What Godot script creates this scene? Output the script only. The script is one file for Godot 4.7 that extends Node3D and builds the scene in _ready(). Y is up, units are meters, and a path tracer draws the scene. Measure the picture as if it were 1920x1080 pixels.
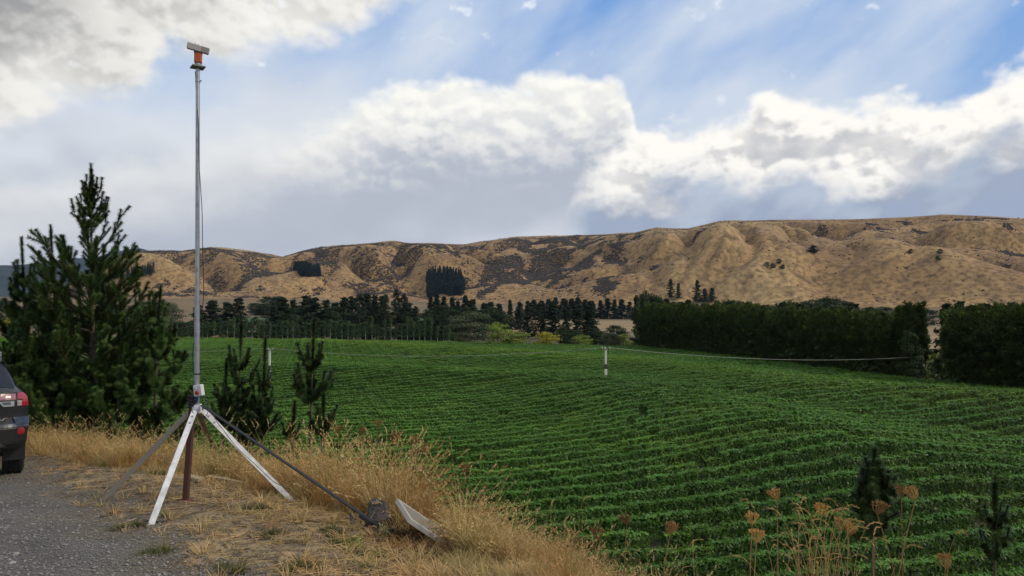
extends Node3D
# A vineyard below a gravel road: a scanner on a braced mast, young pines, shelter belts and dry hills under broken cloud.

const FOCAL := 1386.0          # focal length of the photograph in its own pixels
const PITCH := deg_to_rad(2.066)
const EYE := Vector3(0.0, 1.6, 0.0)

var rng := RandomNumberGenerator.new()
var names := {}
var leaf_mats := {}


func _ready() -> void:
	rng.seed = 4711
	setup_noise()
	# --- camera
	var cam := Camera3D.new()
	cam.name = "camera"
	cam.position = EYE
	cam.rotation = Vector3(PITCH, 0, 0)
	cam.fov = 42.57
	cam.near = 0.05
	cam.far = 30000.0
	add_child(cam)
	cam.current = true
	# --- sky, air and exposure
	var env := Environment.new()
	env.background_mode = Environment.BG_SKY
	env.tonemap_mode = Environment.TONE_MAPPER_LINEAR
	env.tonemap_exposure = 1.2
	env.sdfgi_enabled = true
	env.ssao_enabled = true
	env.ssil_enabled = true
	env.fog_enabled = true
	env.fog_density = 0.000022
	env.fog_light_color = Color(0.62, 0.74, 0.92)
	env.fog_sky_affect = 0.0
	var sky := Sky.new()
	var pan := PanoramaSkyMaterial.new()
	pan.panorama = make_sky()
	sky.sky_material = pan
	env.sky = sky
	var we := WorldEnvironment.new()
	we.name = "world_environment"
	we.environment = env
	add_child(we)
	# --- the sun behind thin cloud, high over the right shoulder
	var sun := DirectionalLight3D.new()
	sun.name = "sun"
	sun.light_energy = 0.5
	sun.light_color = Color(1.0, 0.93, 0.82)
	sun.light_angular_distance = 10.0
	sun.shadow_enabled = true
	add_child(sun)
	sun.look_at_from_position(Vector3(60, 47, 14), Vector3.ZERO, Vector3.UP)
	# --- the land, then what stands on it
	build_ground()
	build_hills()
	build_far_trees()
	build_hedges()
	build_vineyard()
	build_poles()
	build_road()
	build_car()
	build_pines()
	build_mast()
	build_ground_cover()


# ---------------------------------------------------------------- measuring

# The direction in which the photograph shows a point, scaled to one metre ahead.
func bearing(u: float, v: float) -> Vector3:
	var y := -(v - 540.0) / FOCAL
	var f := cos(PITCH) - y * sin(PITCH)
	return Vector3((u - 960.0) / FOCAL / f, (y * cos(PITCH) + sin(PITCH)) / f, -1.0)


func at(u: float, v: float, d: float) -> Vector3:
	return EYE + bearing(u, v) * d


# Where that direction meets the ground.
func hit(u: float, v: float) -> Vector3:
	var b := bearing(u, v)
	var d := 2.0
	while d < 1500.0:
		var p := EYE + b * d
		if p.y < land(p.x, -p.z):
			var lo := d / 1.02
			var hi := d
			for i in 14:
				var m := (lo + hi) / 2
				p = EYE + b * m
				if p.y < land(p.x, -p.z):
					hi = m
				else:
					lo = m
			return EYE + b * hi
		d *= 1.02
	return EYE + b * d


func on_land(x: float, d: float) -> Vector3:
	return Vector3(x, land(x, d), -d)


func smooth(a: float, b: float, x: float) -> float:
	var t := clampf((x - a) / (b - a), 0.0, 1.0)
	return t * t * (3.0 - 2.0 * t)


# Piecewise linear through (x, y) pairs that lie one after the other in a.
func along(a: PackedFloat32Array, x: float) -> float:
	var n := a.size() / 2
	if x <= a[0]:
		return a[1]
	for i in range(1, n):
		if x <= a[2 * i]:
			return lerpf(a[2 * i - 1], a[2 * i + 1], (x - a[2 * i - 2]) / (a[2 * i] - a[2 * i - 2]))
	return a[2 * n - 1]


# ---------------------------------------------------------------- noise

var soft := FastNoiseLite.new()     # fbm, unit wavelength
var rough := FastNoiseLite.new()    # fbm, many octaves
var ridged := FastNoiseLite.new()
var plainn := FastNoiseLite.new()


func setup_noise() -> void:
	soft.noise_type = FastNoiseLite.TYPE_SIMPLEX_SMOOTH
	soft.seed = 11
	soft.frequency = 1.0
	soft.fractal_type = FastNoiseLite.FRACTAL_FBM
	soft.fractal_octaves = 3
	rough.noise_type = FastNoiseLite.TYPE_SIMPLEX_SMOOTH
	rough.seed = 23
	rough.frequency = 1.0
	rough.fractal_type = FastNoiseLite.FRACTAL_FBM
	rough.fractal_octaves = 6
	rough.fractal_gain = 0.55
	ridged.noise_type = FastNoiseLite.TYPE_SIMPLEX_SMOOTH
	ridged.seed = 37
	ridged.frequency = 1.0
	ridged.fractal_type = FastNoiseLite.FRACTAL_RIDGED
	ridged.fractal_octaves = 3
	ridged.fractal_gain = 0.45
	plainn.noise_type = FastNoiseLite.TYPE_SIMPLEX_SMOOTH
	plainn.seed = 5
	plainn.frequency = 1.0
	plainn.fractal_type = FastNoiseLite.FRACTAL_NONE


# ---------------------------------------------------------------- objects

func numbered(called: String) -> String:
	if not names.has(called):
		names[called] = 0
		return called
	names[called] += 1
	return "%s_%03d" % [called, names[called]]


func tag(o: Node3D, label: String, category: String, group := "", kind := "") -> Node3D:
	if label:
		o.set_meta("label", label)
	if category:
		o.set_meta("category", category)
	if group:
		o.set_meta("group", group)
	if kind:
		o.set_meta("kind", kind)
	return o


func thing(called: String, label: String, category: String, where := Vector3.ZERO, turn := 0.0, group := "") -> Node3D:
	var o := Node3D.new()
	o.name = numbered(called)
	add_child(o)
	o.position = where
	o.rotation.y = turn
	return tag(o, label, category, group)


func obj(called: String, mesh: Mesh, m: Material, parent: Node3D = self) -> MeshInstance3D:
	var o := MeshInstance3D.new()
	o.name = numbered(called) if parent == self else called
	o.mesh = mesh
	o.material_override = m
	parent.add_child(o, true)
	return o


func scatter(called: String, mesh: Mesh, m: Material, where: Array, tints: PackedColorArray, parent: Node3D = self) -> MultiMeshInstance3D:
	var mm := MultiMesh.new()
	mm.transform_format = MultiMesh.TRANSFORM_3D
	mm.use_colors = tints.size() > 0
	mm.mesh = mesh
	mm.instance_count = where.size()
	for i in where.size():
		var t: Transform3D = where[i]
		mm.set_instance_transform(i, t)
		if tints.size() > 0:
			mm.set_instance_color(i, tints[i])
	var o := MultiMeshInstance3D.new()
	o.name = numbered(called) if parent == self else called
	o.multimesh = mm
	o.material_override = m
	parent.add_child(o, true)
	o.set_meta("kind", "stuff")
	return o


func copy(o: Node3D, label: String, where: Vector3, turn := 0.0, size := Vector3.ONE) -> Node3D:
	var c: Node3D = o.duplicate()
	c.name = numbered(String(o.name).rstrip("0123456789").trim_suffix("_"))
	add_child(c)
	c.transform = Transform3D(Basis(Vector3.UP, turn) * Basis.from_scale(size), where)
	c.set_meta("label", label)
	return c


# ---------------------------------------------------------------- materials

func mat(r: float, g: float, b: float, roughness := 0.8, metallic := 0.0, tinted := false) -> StandardMaterial3D:
	var m := StandardMaterial3D.new()
	m.albedo_color = Color(r, g, b).linear_to_srgb()
	m.roughness = roughness
	m.metallic = metallic
	m.vertex_color_use_as_albedo = tinted
	return m


func leaf_mat(r: float, g: float, b: float, roughness := 0.6, through := 0.3) -> StandardMaterial3D:
	var m := mat(r, g, b, roughness, 0.0, true)
	m.metallic_specular = 0.3
	if through > 0:
		m.backlight_enabled = true
		m.backlight = Color(through, through, through * 0.6).linear_to_srgb()
	return m


func noise_image(size: int, wave: float, octaves: int, lo: float, hi: float, salt: int, kind := FastNoiseLite.TYPE_SIMPLEX_SMOOTH, fractal := FastNoiseLite.FRACTAL_FBM) -> Image:
	var n := FastNoiseLite.new()
	n.seed = salt
	n.noise_type = kind
	n.frequency = 1.0 / wave
	n.fractal_type = fractal
	n.fractal_octaves = octaves
	n.fractal_gain = 0.6
	var im := n.get_seamless_image(size, size)
	im.convert(Image.FORMAT_L8)
	var d := im.get_data()
	for i in d.size():
		d[i] = int(clampf(lerpf(lo, hi, d[i] / 255.0), 0.0, 1.0) * 255.0)
	return Image.create_from_data(size, size, false, Image.FORMAT_L8, d)


func noise_tex(size: int, wave: float, octaves: int, lo: float, hi: float, salt: int, kind := FastNoiseLite.TYPE_SIMPLEX_SMOOTH) -> ImageTexture:
	var im := noise_image(size, wave, octaves, lo, hi, salt, kind)
	im.convert(Image.FORMAT_RGB8)
	return ImageTexture.create_from_image(im)


func world_textured(m: StandardMaterial3D, color: Texture2D, relief: Texture2D, repeats: float, centimetres: float) -> StandardMaterial3D:
	m.uv1_triplanar = true
	m.uv1_world_triplanar = true
	m.uv1_scale = Vector3.ONE * repeats
	m.albedo_texture = color
	if relief:
		m.heightmap_enabled = true
		m.heightmap_texture = relief
		m.heightmap_scale = centimetres
	return m


# ---------------------------------------------------------------- shapes

class Shape:
	var v := PackedVector3Array()
	var n := PackedVector3Array()
	var c := PackedColorArray()
	var col := Color.WHITE

	func tri(a: Vector3, b: Vector3, d: Vector3) -> void:
		var f := (d - a).cross(b - a).normalized()
		v.append(a); v.append(b); v.append(d)
		n.append(f); n.append(f); n.append(f)
		c.append(col); c.append(col); c.append(col)

	func tri_n(a: Vector3, b: Vector3, d: Vector3, na: Vector3, nb: Vector3, nd: Vector3) -> void:
		if (d - a).cross(b - a).dot(na + nb + nd) < 0:
			var t := b; b = d; d = t
			t = nb; nb = nd; nd = t
		v.append(a); v.append(b); v.append(d)
		n.append(na); n.append(nb); n.append(nd)
		c.append(col); c.append(col); c.append(col)

	func quad(a: Vector3, b: Vector3, d: Vector3, e: Vector3) -> void:
		tri(a, b, d)
		tri(a, d, e)

	# a flat face turned away from a point inside
	func face(pts: Array, inside: Vector3) -> void:
		for i in range(1, pts.size() - 1):
			var a: Vector3 = pts[0]
			var b: Vector3 = pts[i]
			var d: Vector3 = pts[i + 1]
			if (d - a).cross(b - a).dot(a - inside) < 0:
				tri(a, d, b)
			else:
				tri(a, b, d)

	func box(t: Transform3D, size: Vector3, bevel := 0.0) -> void:
		var h := size / 2
		var o := t.origin
		var q := minf(bevel, minf(h.x, minf(h.y, h.z)) * 0.9)
		var ax := [t.basis.x, t.basis.y, t.basis.z]
		var hh := [h.x, h.y, h.z]
		var at_corner := func(s: Array, flat: int) -> Vector3:
			var p := o
			for k in 3:
				p += ax[k] * (s[k] * (hh[k] - (0.0 if k == flat else q)))
			return p
		for k in 3:
			var a := (k + 1) % 3
			var b := (k + 2) % 3
			for s in [-1, 1]:
				var pts := []
				for w in [[-1, -1], [1, -1], [1, 1], [-1, 1]]:
					var g := [0, 0, 0]
					g[k] = s; g[a] = w[0]; g[b] = w[1]
					pts.append(at_corner.call(g, k))
				face(pts, o)
		if q <= 0:
			return
		for k in 3:
			var a := (k + 1) % 3
			var b := (k + 2) % 3
			for w in [[-1, -1], [1, -1], [1, 1], [-1, 1]]:
				var g0 := [0, 0, 0]
				g0[k] = -1; g0[a] = w[0]; g0[b] = w[1]
				var g1 := g0.duplicate()
				g1[k] = 1
				face([at_corner.call(g0, a), at_corner.call(g1, a), at_corner.call(g1, b), at_corner.call(g0, b)], o)
		for sx in [-1, 1]:
			for sy in [-1, 1]:
				for sz in [-1, 1]:
					var g := [sx, sy, sz]
					face([at_corner.call(g, 0), at_corner.call(g, 1), at_corner.call(g, 2)], o)

	# a bar of rectangular section from one point to another
	func bar(a: Vector3, b: Vector3, wide: float, thick: float, up := Vector3.UP, bevel := 0.0) -> void:
		var z := (b - a).normalized()
		var x := up.cross(z).normalized()
		var y := z.cross(x)
		box(Transform3D(Basis(x, y, z), (a + b) / 2), Vector3(wide, thick, (b - a).length()), bevel)

	func tube(pts: PackedVector3Array, r: PackedFloat32Array, sides := 8, caps := true) -> void:
		var prev := PackedVector3Array()
		var prev_n := PackedVector3Array()
		var x := Vector3.ZERO
		for i in pts.size():
			var z := (pts[mini(i + 1, pts.size() - 1)] - pts[maxi(i - 1, 0)]).normalized()
			if x == Vector3.ZERO:
				x = z.cross(Vector3.RIGHT if absf(z.x) < 0.8 else Vector3.UP).normalized()
			x = (x - z * x.dot(z)).normalized()
			var y := z.cross(x)
			var ring := PackedVector3Array()
			var ring_n := PackedVector3Array()
			for k in sides:
				var a := TAU * k / sides
				var d := x * cos(a) + y * sin(a)
				ring.append(pts[i] + d * r[i])
				ring_n.append(d)
			if i > 0:
				for k in sides:
					var l := (k + 1) % sides
					tri_n(prev[k], prev[l], ring[l], prev_n[k], prev_n[l], ring_n[l])
					tri_n(prev[k], ring[l], ring[k], prev_n[k], ring_n[l], ring_n[k])
			if caps and (i == 0 or i == pts.size() - 1):
				var d := -z if i == 0 else z
				for k in range(1, sides - 1):
					tri_n(ring[0], ring[k], ring[k + 1], d, d, d)
			prev = ring
			prev_n = ring_n

	func rod(a: Vector3, b: Vector3, ra: float, rb: float, sides := 8) -> void:
		tube(PackedVector3Array([a, b]), PackedFloat32Array([ra, rb]), sides)

	# rings of (radius, height) round an axis
	func lathe(t: Transform3D, prof: PackedVector2Array, sides := 16) -> void:
		for i in range(prof.size() - 1):
			var e := prof[i + 1] - prof[i]
			var nn := Vector2(e.y, -e.x).normalized()
			for k in sides:
				var a := TAU * k / sides
				var b := TAU * (k + 1) / sides
				var da := Vector3(cos(a), 0, sin(a))
				var db := Vector3(cos(b), 0, sin(b))
				var p := t * (da * prof[i].x + Vector3.UP * prof[i].y)
				var q := t * (db * prof[i].x + Vector3.UP * prof[i].y)
				var s := t * (db * prof[i + 1].x + Vector3.UP * prof[i + 1].y)
				var w := t * (da * prof[i + 1].x + Vector3.UP * prof[i + 1].y)
				var na := t.basis * (da * nn.x + Vector3.UP * nn.y)
				var nb := t.basis * (db * nn.x + Vector3.UP * nn.y)
				if p != q:
					tri_n(p, q, s, na, nb, nb)
				if s != w:
					tri_n(p, s, w, na, nb, na)

	func mesh() -> ArrayMesh:
		var a := []
		a.resize(Mesh.ARRAY_MAX)
		a[Mesh.ARRAY_VERTEX] = v
		a[Mesh.ARRAY_NORMAL] = n
		a[Mesh.ARRAY_COLOR] = c
		var m := ArrayMesh.new()
		m.add_surface_from_arrays(Mesh.PRIMITIVE_TRIANGLES, a)
		return m


# A sheet from a grid of points, with smooth normals; keep says which cells are there.
func sheet(p: PackedVector3Array, w: int, h: int, c: PackedColorArray, keep := PackedByteArray()) -> ArrayMesh:
	var n := PackedVector3Array()
	n.resize(p.size())
	var idx := PackedInt32Array()
	var turned := (p[1] - p[0]).cross(p[w] - p[0]).y < 0
	for j in h:
		for i in w:
			var dx := p[j * w + mini(i + 1, w - 1)] - p[j * w + maxi(i - 1, 0)]
			var dy := p[mini(j + 1, h - 1) * w + i] - p[maxi(j - 1, 0) * w + i]
			var f := dx.cross(dy).normalized()
			n[j * w + i] = -f if turned else f
	for j in h - 1:
		for i in w - 1:
			if keep.size() and keep[j * w + i] == 0:
				continue
			var a := j * w + i
			if turned:
				idx.append_array(PackedInt32Array([a, a + 1, a + w, a + 1, a + w + 1, a + w]))
			else:
				idx.append_array(PackedInt32Array([a, a + w, a + 1, a + 1, a + w, a + w + 1]))
	var arr := []
	arr.resize(Mesh.ARRAY_MAX)
	arr[Mesh.ARRAY_VERTEX] = p
	arr[Mesh.ARRAY_NORMAL] = n
	arr[Mesh.ARRAY_INDEX] = idx
	if c.size():
		arr[Mesh.ARRAY_COLOR] = c
	var m := ArrayMesh.new()
	m.add_surface_from_arrays(Mesh.PRIMITIVE_TRIANGLES, arr)
	return m


func rnd(a: float, b: float) -> float:
	return rng.randf_range(a, b)


func rnd_dir() -> Vector3:
	var y := rnd(-1, 1)
	var a := rnd(0, TAU)
	var r := sqrt(1 - y * y)
	return Vector3(cos(a) * r, y, sin(a) * r)


# ---------------------------------------------------------------- the sky: air and clouds

var edge_deck := PackedFloat32Array()
var edge_veil := PackedFloat32Array()
var edge_mid := PackedFloat32Array()
var edge_right := PackedFloat32Array()
var base_right := PackedFloat32Array()


# Azimuth and height in degrees of measured points of a cloud's edge, carried on round the sky.
func edge(left: Array, pts: Array, right: Array) -> PackedFloat32Array:
	var out := PackedFloat32Array(left)
	for i in range(0, pts.size(), 2):
		var b := bearing(pts[i], pts[i + 1])
		out.append(rad_to_deg(atan2(b.x, 1.0)))
		out.append(rad_to_deg(atan2(b.y, sqrt(b.x * b.x + 1.0))))
	out.append_array(PackedFloat32Array(right))
	return out


func sky_color(az: float, el: float, p: Vector3) -> Color:
	var q := Vector3(p.x, p.y * 1.5, p.z) * 57.3
	var r := p * 57.3
	# wind-drawn streaks run up to the right
	var s := Vector3(r.x * 0.82 + r.y * 0.57, (-r.x * 0.57 + r.y * 0.82) * 2.6, r.z)
	var big := soft.get_noise_3dv(q / 13.0)
	var puff := rough.get_noise_3dv(q / 7.0)
	var puff_up := rough.get_noise_3dv((q + Vector3(0.35, 0.75, 0)) / 7.0)
	var lump := rough.get_noise_3dv(q / 3.2 + Vector3(9, 4, 2))
	var lit := clampf((puff - puff_up) * 3.2 + 0.5, 0.0, 1.0)
	# clear air
	var t := smooth(0.0, 27.0, el)
	var c := Color(0.34, 0.48, 0.68).lerp(Color(0.105, 0.27, 0.60), t)
	c = c.lerp(Color(0.05, 0.17, 0.5), smooth(30.0, 90.0, el))
	# high thin streaks
	var streak := rough.get_noise_3dv(s / 15.0 + Vector3(3, 1, 7))
	var thin := soft.get_noise_3dv(s / 40.0 + Vector3(1, 8, 3))
	var a := clampf(0.50 + streak * 0.50 + thin * 0.95 - smooth(18.0, 26.0, el) * 0.22 + smooth(20.0, 11.0, el) * 0.48, 0.08, 0.9)
	c = c.lerp(Color(0.57, 0.63, 0.715), a)
	# pale sheet low over the hills
	var ev := along(edge_veil, az)
	a = smooth(3.4, -4.8, el - ev + big * 3.0 + puff * 2.0) * 0.95
	var shade := clampf(0.55 + big * 0.8 + puff * 0.2, 0.0, 1.0)
	var low := smooth(6.5, 1.5, el)
	var sheet_c := Color(0.42, 0.46, 0.53).lerp(Color(0.62, 0.65, 0.69), smooth(0.1, 1.0, shade + smooth(9.0, 16.0, el) * 0.45 + low * 0.30))
	c = c.lerp(sheet_c, a)
	# the middle bank of cumulus, loose and soft towards the left
	var loose := smooth(-8.0, -22.0, az)
	var em := along(edge_mid, az) - el
	var d := em + puff * (1.8 + loose * 0.6) + lump * 0.6 * (1.0 - loose)
	a = smooth(-0.15 - loose * 1.2, 1.2 + loose * 3.0, d)
	a *= 1.0 - 0.15 * loose
	var deep := clampf(d / 8.0 - (lit - 0.5) * 0.30 * (1.0 - 0.75 * loose) + lump * 0.10 * (1.0 - loose) + loose * 0.15, 0.0, 1.0)
	var cm := Color(0.86, 0.845, 0.79).lerp(Color(0.40, 0.435, 0.505), smooth(0.02, 1.0, deep))
	a *= smooth(15.0, 7.5, d) * smooth(12.5, 10.0, az + puff * 2.0)
	c = c.lerp(cm, clampf(a, 0.0, 1.0) * smooth(0.5, 6.0, el + 1.0))
	# the right bank, white on top with a dark blue base
	var er := along(edge_right, az) - el
	d = er + puff * 2.3 + lump * 0.9
	a = smooth(-0.25, 1.3, d) * smooth(3.5, 9.0, az + puff * 4.0 + d * 0.3)
	var under := along(base_right, az) - el + puff * 3.6 + lump * 1.2
	var grey := clampf(0.32 - (lit - 0.5) * 0.65 - lump * 0.35 + streak * 0.2, 0.0, 1.0) * smooth(0.0, 2.6, d)
	var cr := Color(0.88, 0.855, 0.80).lerp(Color(0.47, 0.475, 0.50), smooth(0.05, 0.95, grey))
	var dark := Color(0.185, 0.235, 0.355).lerp(Color(0.43, 0.49, 0.585), clampf(0.30 + big * 0.9 + streak * 0.8 + puff * 0.4 + smooth(21.0, 8.0, az) * 0.5, 0.0, 1.0))
	cr = cr.lerp(dark, smooth(-1.2, 2.4, under))
	var foot := smooth(4.6, 2.4, el - smooth(20.0, 34.0, az) * 2.0 + streak * 1.6)
	cr = cr.lerp(Color(0.58, 0.645, 0.73), foot * 0.5)
	c = c.lerp(cr, a)
	# the grey deck overhead on the left
	var ed := el - along(edge_deck, az)
	d = ed + puff * 2.6 + lump * 1.1
	a = smooth(-0.8, 2.2, d)
	deep = smooth(-0.5, 10.5, d - (lit - 0.5) * 3.4 + big * 3.0 - lump * 1.5)
	var cd := Color(0.78, 0.765, 0.72).lerp(Color(0.30, 0.30, 0.30), deep)
	c = c.lerp(cd, a)
	# loose scraps
	a = smooth(0.36, 0.66, lump + 0.25 * streak) * smooth(13.0, 17.0, el) * 0.6
	c = c.lerp(Color(0.82, 0.84, 0.86), a)
	return c


func fill_sky(w: int, h: int, x0: int, y0: int, x1: int, y1: int) -> Image:
	var data := PackedFloat32Array()
	data.resize((x1 - x0) * (y1 - y0) * 3)
	var k := 0
	for y in range(y0, y1):
		var el := PI / 2 - PI * (y + 0.5) / h
		for x in range(x0, x1):
			var az := TAU * ((x + 0.5) / w - 0.5)
			var e := maxf(el, 0.004)
			var c := sky_color(rad_to_deg(az), rad_to_deg(e), Vector3(sin(az) * cos(e), sin(e), -cos(az) * cos(e)))
			data[k] = c.r
			data[k + 1] = c.g
			data[k + 2] = c.b
			k += 3
	return Image.create_from_data(x1 - x0, y1 - y0, false, Image.FORMAT_RGBF, data.to_byte_array())


func make_sky() -> ImageTexture:
	edge_deck = edge([-180.0, 32.0, -140.0, 24.0, -90.0, 16.0, -55.0, 13.5], [-60, 300, 0, 262, 60, 235, 170, 205, 260, 165, 330, 130, 420, 118, 500, 112, 600, 92, 680, 55, 720, 25, 775, -12, 860, -120], [4.0, 42.0, 40.0, 66.0, 90.0, 62.0, 140.0, 40.0, 180.0, 32.0])
	edge_veil = edge([-180.0, 16.0, -90.0, 20.0, -50.0, 19.0], [0, 150, 260, 150, 420, 150, 600, 150, 800, 190, 1000, 240, 1150, 300, 1400, 330, 1920, 350], [50.0, 11.0, 90.0, 14.0, 180.0, 16.0])
	edge_mid = edge([-180.0, 9.0, -90.0, 12.0, -45.0, 11.0], [0, 330, 250, 300, 420, 262, 520, 232, 610, 200, 700, 172, 790, 150, 840, 135, 900, 150, 960, 150, 1010, 134, 1070, 130, 1130, 136, 1165, 150, 1182, 190, 1210, 300, 1300, 480], [18.0, 2.0, 60.0, 4.0, 120.0, 8.0, 180.0, 9.0])
	edge_right = edge([-180.0, 12.0, -120.0, 7.0, -60.0, -8.0], [1000, 620, 1075, 340, 1095, 303, 1140, 290, 1180, 255, 1230, 243, 1330, 216, 1400, 200, 1425, 178, 1480, 182, 1540, 172, 1600, 190, 1700, 165, 1780, 158, 1840, 142, 1880, 112, 1925, 104], [38.0, 21.0, 60.0, 24.0, 100.0, 19.0, 140.0, 17.0, 180.0, 12.0])
	base_right = edge([-180.0, 7.0, -60.0, -10.0], [1075, 380, 1200, 370, 1320, 330, 1420, 318, 1520, 300, 1560, 335, 1640, 325, 1720, 300, 1800, 290, 1920, 265], [45.0, 14.0, 100.0, 11.0, 180.0, 7.0])
	var im := Image.create(640, 320, false, Image.FORMAT_RGBF)
	im.fill(Color(0.3, 0.27, 0.2))
	im.blit_rect(fill_sky(640, 320, 0, 0, 640, 161), Rect2i(0, 0, 640, 161), Vector2i.ZERO)
	im.resize(4096, 2048, Image.INTERPOLATE_BILINEAR)
	var x0 := 1590
	var y0 := 660
	var fine := fill_sky(4096, 2048, x0, y0, 2506, 1010)
	im.blit_rect(fine, Rect2i(0, 0, fine.get_width(), fine.get_height()), Vector2i(x0, y0))
	# the panorama begins straight ahead
	var turned := Image.create(4096, 2048, false, Image.FORMAT_RGBF)
	turned.blit_rect(im, Rect2i(2048, 0, 2048, 2048), Vector2i.ZERO)
	turned.blit_rect(im, Rect2i(0, 0, 2048, 2048), Vector2i(2048, 0))
	return ImageTexture.create_from_image(turned)


# ---------------------------------------------------------------- the land

var crest := PackedVector2Array([Vector2(27.1, -24.3), Vector2(0.56, 5.57), Vector2(-3.9, 10.6), Vector2(-9.4, 15.4), Vector2(-32, 38), Vector2(-140, 110)])
var ridge_a := PackedVector2Array([Vector2(-75, 275), Vector2(17, 166), Vector2(40, 104), Vector2(58, 85), Vector2(90, 66)])
var ridge_b := PackedVector2Array([Vector2(-70, 150), Vector2(-33, 134), Vector2(3.6, 117), Vector2(15, 92), Vector2(21, 74), Vector2(24, 58)])
# the vineyard's sides, from the far left corner round by the hedge to the foot of the bank
var yard := PackedVector2Array([Vector2(-300, 330), Vector2(-228, 350), Vector2(-164, 362), Vector2(-90, 335), Vector2(-20, 305), Vector2(46, 268), Vector2(60, 200), Vector2(71, 136), Vector2(78, 114), Vector2(92, 60), Vector2(60, -5), Vector2(-10, 20), Vector2(-60, 60), Vector2(-300, 180)])


func near_line(line: PackedVector2Array, p: Vector2) -> float:
	var best := 1e9
	for i in line.size() - 1:
		var a := line[i]
		var e := line[i + 1] - a
		var t := clampf((p - a).dot(e) / e.length_squared(), 0.0, 1.0)
		best = minf(best, (p - a - e * t).length())
	return best


# Metres beyond the edge of the bank; negative on the road's side.
func over_crest(x: float, d: float) -> float:
	var p := Vector2(x, d)
	var best := 1e9
	var side := 1.0
	for i in crest.size() - 1:
		var a := crest[i]
		var e := crest[i + 1] - a
		var t := clampf((p - a).dot(e) / e.length_squared(), 0.0, 1.0)
		var off := p - a - e * t
		if off.length() < best:
			best = off.length()
			side = 1.0 if e.cross(p - a) < 0 else -1.0
	return best * side


func plain_height(x: float, d: float) -> float:
	var r := minf(sqrt(x * x + d * d), 1720.0)
	var y := -11.4 + 1.2 * smooth(320, 520, r) + 4.5 * smooth(480, 980, r) + maxf(0.0, r - 900.0) * 0.026 + maxf(0.0, r - 1250.0) * 0.045
	if d > 20 and r < 420:
		var p := Vector2(x, d)
		var fade := 1.0 - smooth(300, 400, r)
		var a := near_line(ridge_a, p) / 17.0
		var b := near_line(ridge_b, p) / 13.0
		y += (2.3 * exp(-a * a) + 2.3 * exp(-b * b)) * fade
		y += plainn.get_noise_2d(x / 70.0, d / 90.0) * 0.25 * fade
	return y


func land(x: float, d: float) -> float:
	if d > 130 or absf(x) > 160:
		return plain_height(x, d)
	var s := over_crest(x, d)
	var top := -0.066 * clampf(d, -25.0, 40.0)
	top += plainn.get_noise_2d(x / 2.3, d / 2.3) * 0.05 * smooth(-2.6, -1.2, s) + plainn.get_noise_2d(x * 1.7, d * 1.7) * 0.018
	if s < -1.0:
		return top
	var u := (s - 0.35) / 0.5
	var drop := 0.62 * 0.5 * (log(1.0 + exp(u)) if u < 20.0 else u)
	drop += plainn.get_noise_2d(x / 3.1 + 9.0, d / 3.1) * 0.12 * smooth(0.2, 2.0, s)
	var y := top - drop
	var low := plain_height(x, d)
	var k := 1.2
	var h := clampf(0.5 + 0.5 * (y - low) / k, 0.0, 1.0)
	return lerpf(low, y, h) + k * h * (1.0 - h) * 0.5


func in_yard(x: float, d: float) -> bool:
	return Geometry2D.is_point_in_polygon(Vector2(x, d), yard)


func ground_color(x: float, d: float) -> Color:
	var r := sqrt(x * x + d * d)
	var n := rough.get_noise_2d(x / 3.0, d / 3.0)
	var m := soft.get_noise_2d(x / 14.0 + 5.0, d / 14.0)
	if r < 120:
		var s := over_crest(x, d)
		if s < 14:
			var earth := Color(0.20, 0.15, 0.092).lerp(Color(0.37, 0.285, 0.16), smooth(-0.25, 0.3, n + m * 0.3))
			earth = earth.lerp(Color(0.175, 0.165, 0.15), smooth(-1.75, -2.3, s + n * 0.6))
			earth = earth.lerp(Color(0.30, 0.20, 0.09), smooth(-0.5, 0.2, s + n * 0.5) * 0.7)
			var straw := Color(0.25, 0.165, 0.075).lerp(Color(0.08, 0.085, 0.03), smooth(1.5, 6.0, s + n))
			return earth.lerp(straw, smooth(-0.1, 0.8, s))
	if in_yard(x, d):
		return Color(0.045, 0.065, 0.022).lerp(Color(0.11, 0.095, 0.045), smooth(0.1, 0.5, n))
	if r < 400:
		return Color(0.17, 0.125, 0.06).lerp(Color(0.07, 0.085, 0.03), smooth(-0.2, 0.3, n))
	# dry flats with a strip of green pasture here and there
	var c := Color(0.30, 0.21, 0.105).lerp(Color(0.20, 0.16, 0.08), smooth(-0.3, 0.4, rough.get_noise_2d(x / 160.0, d / 60.0)))
	return c


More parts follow.
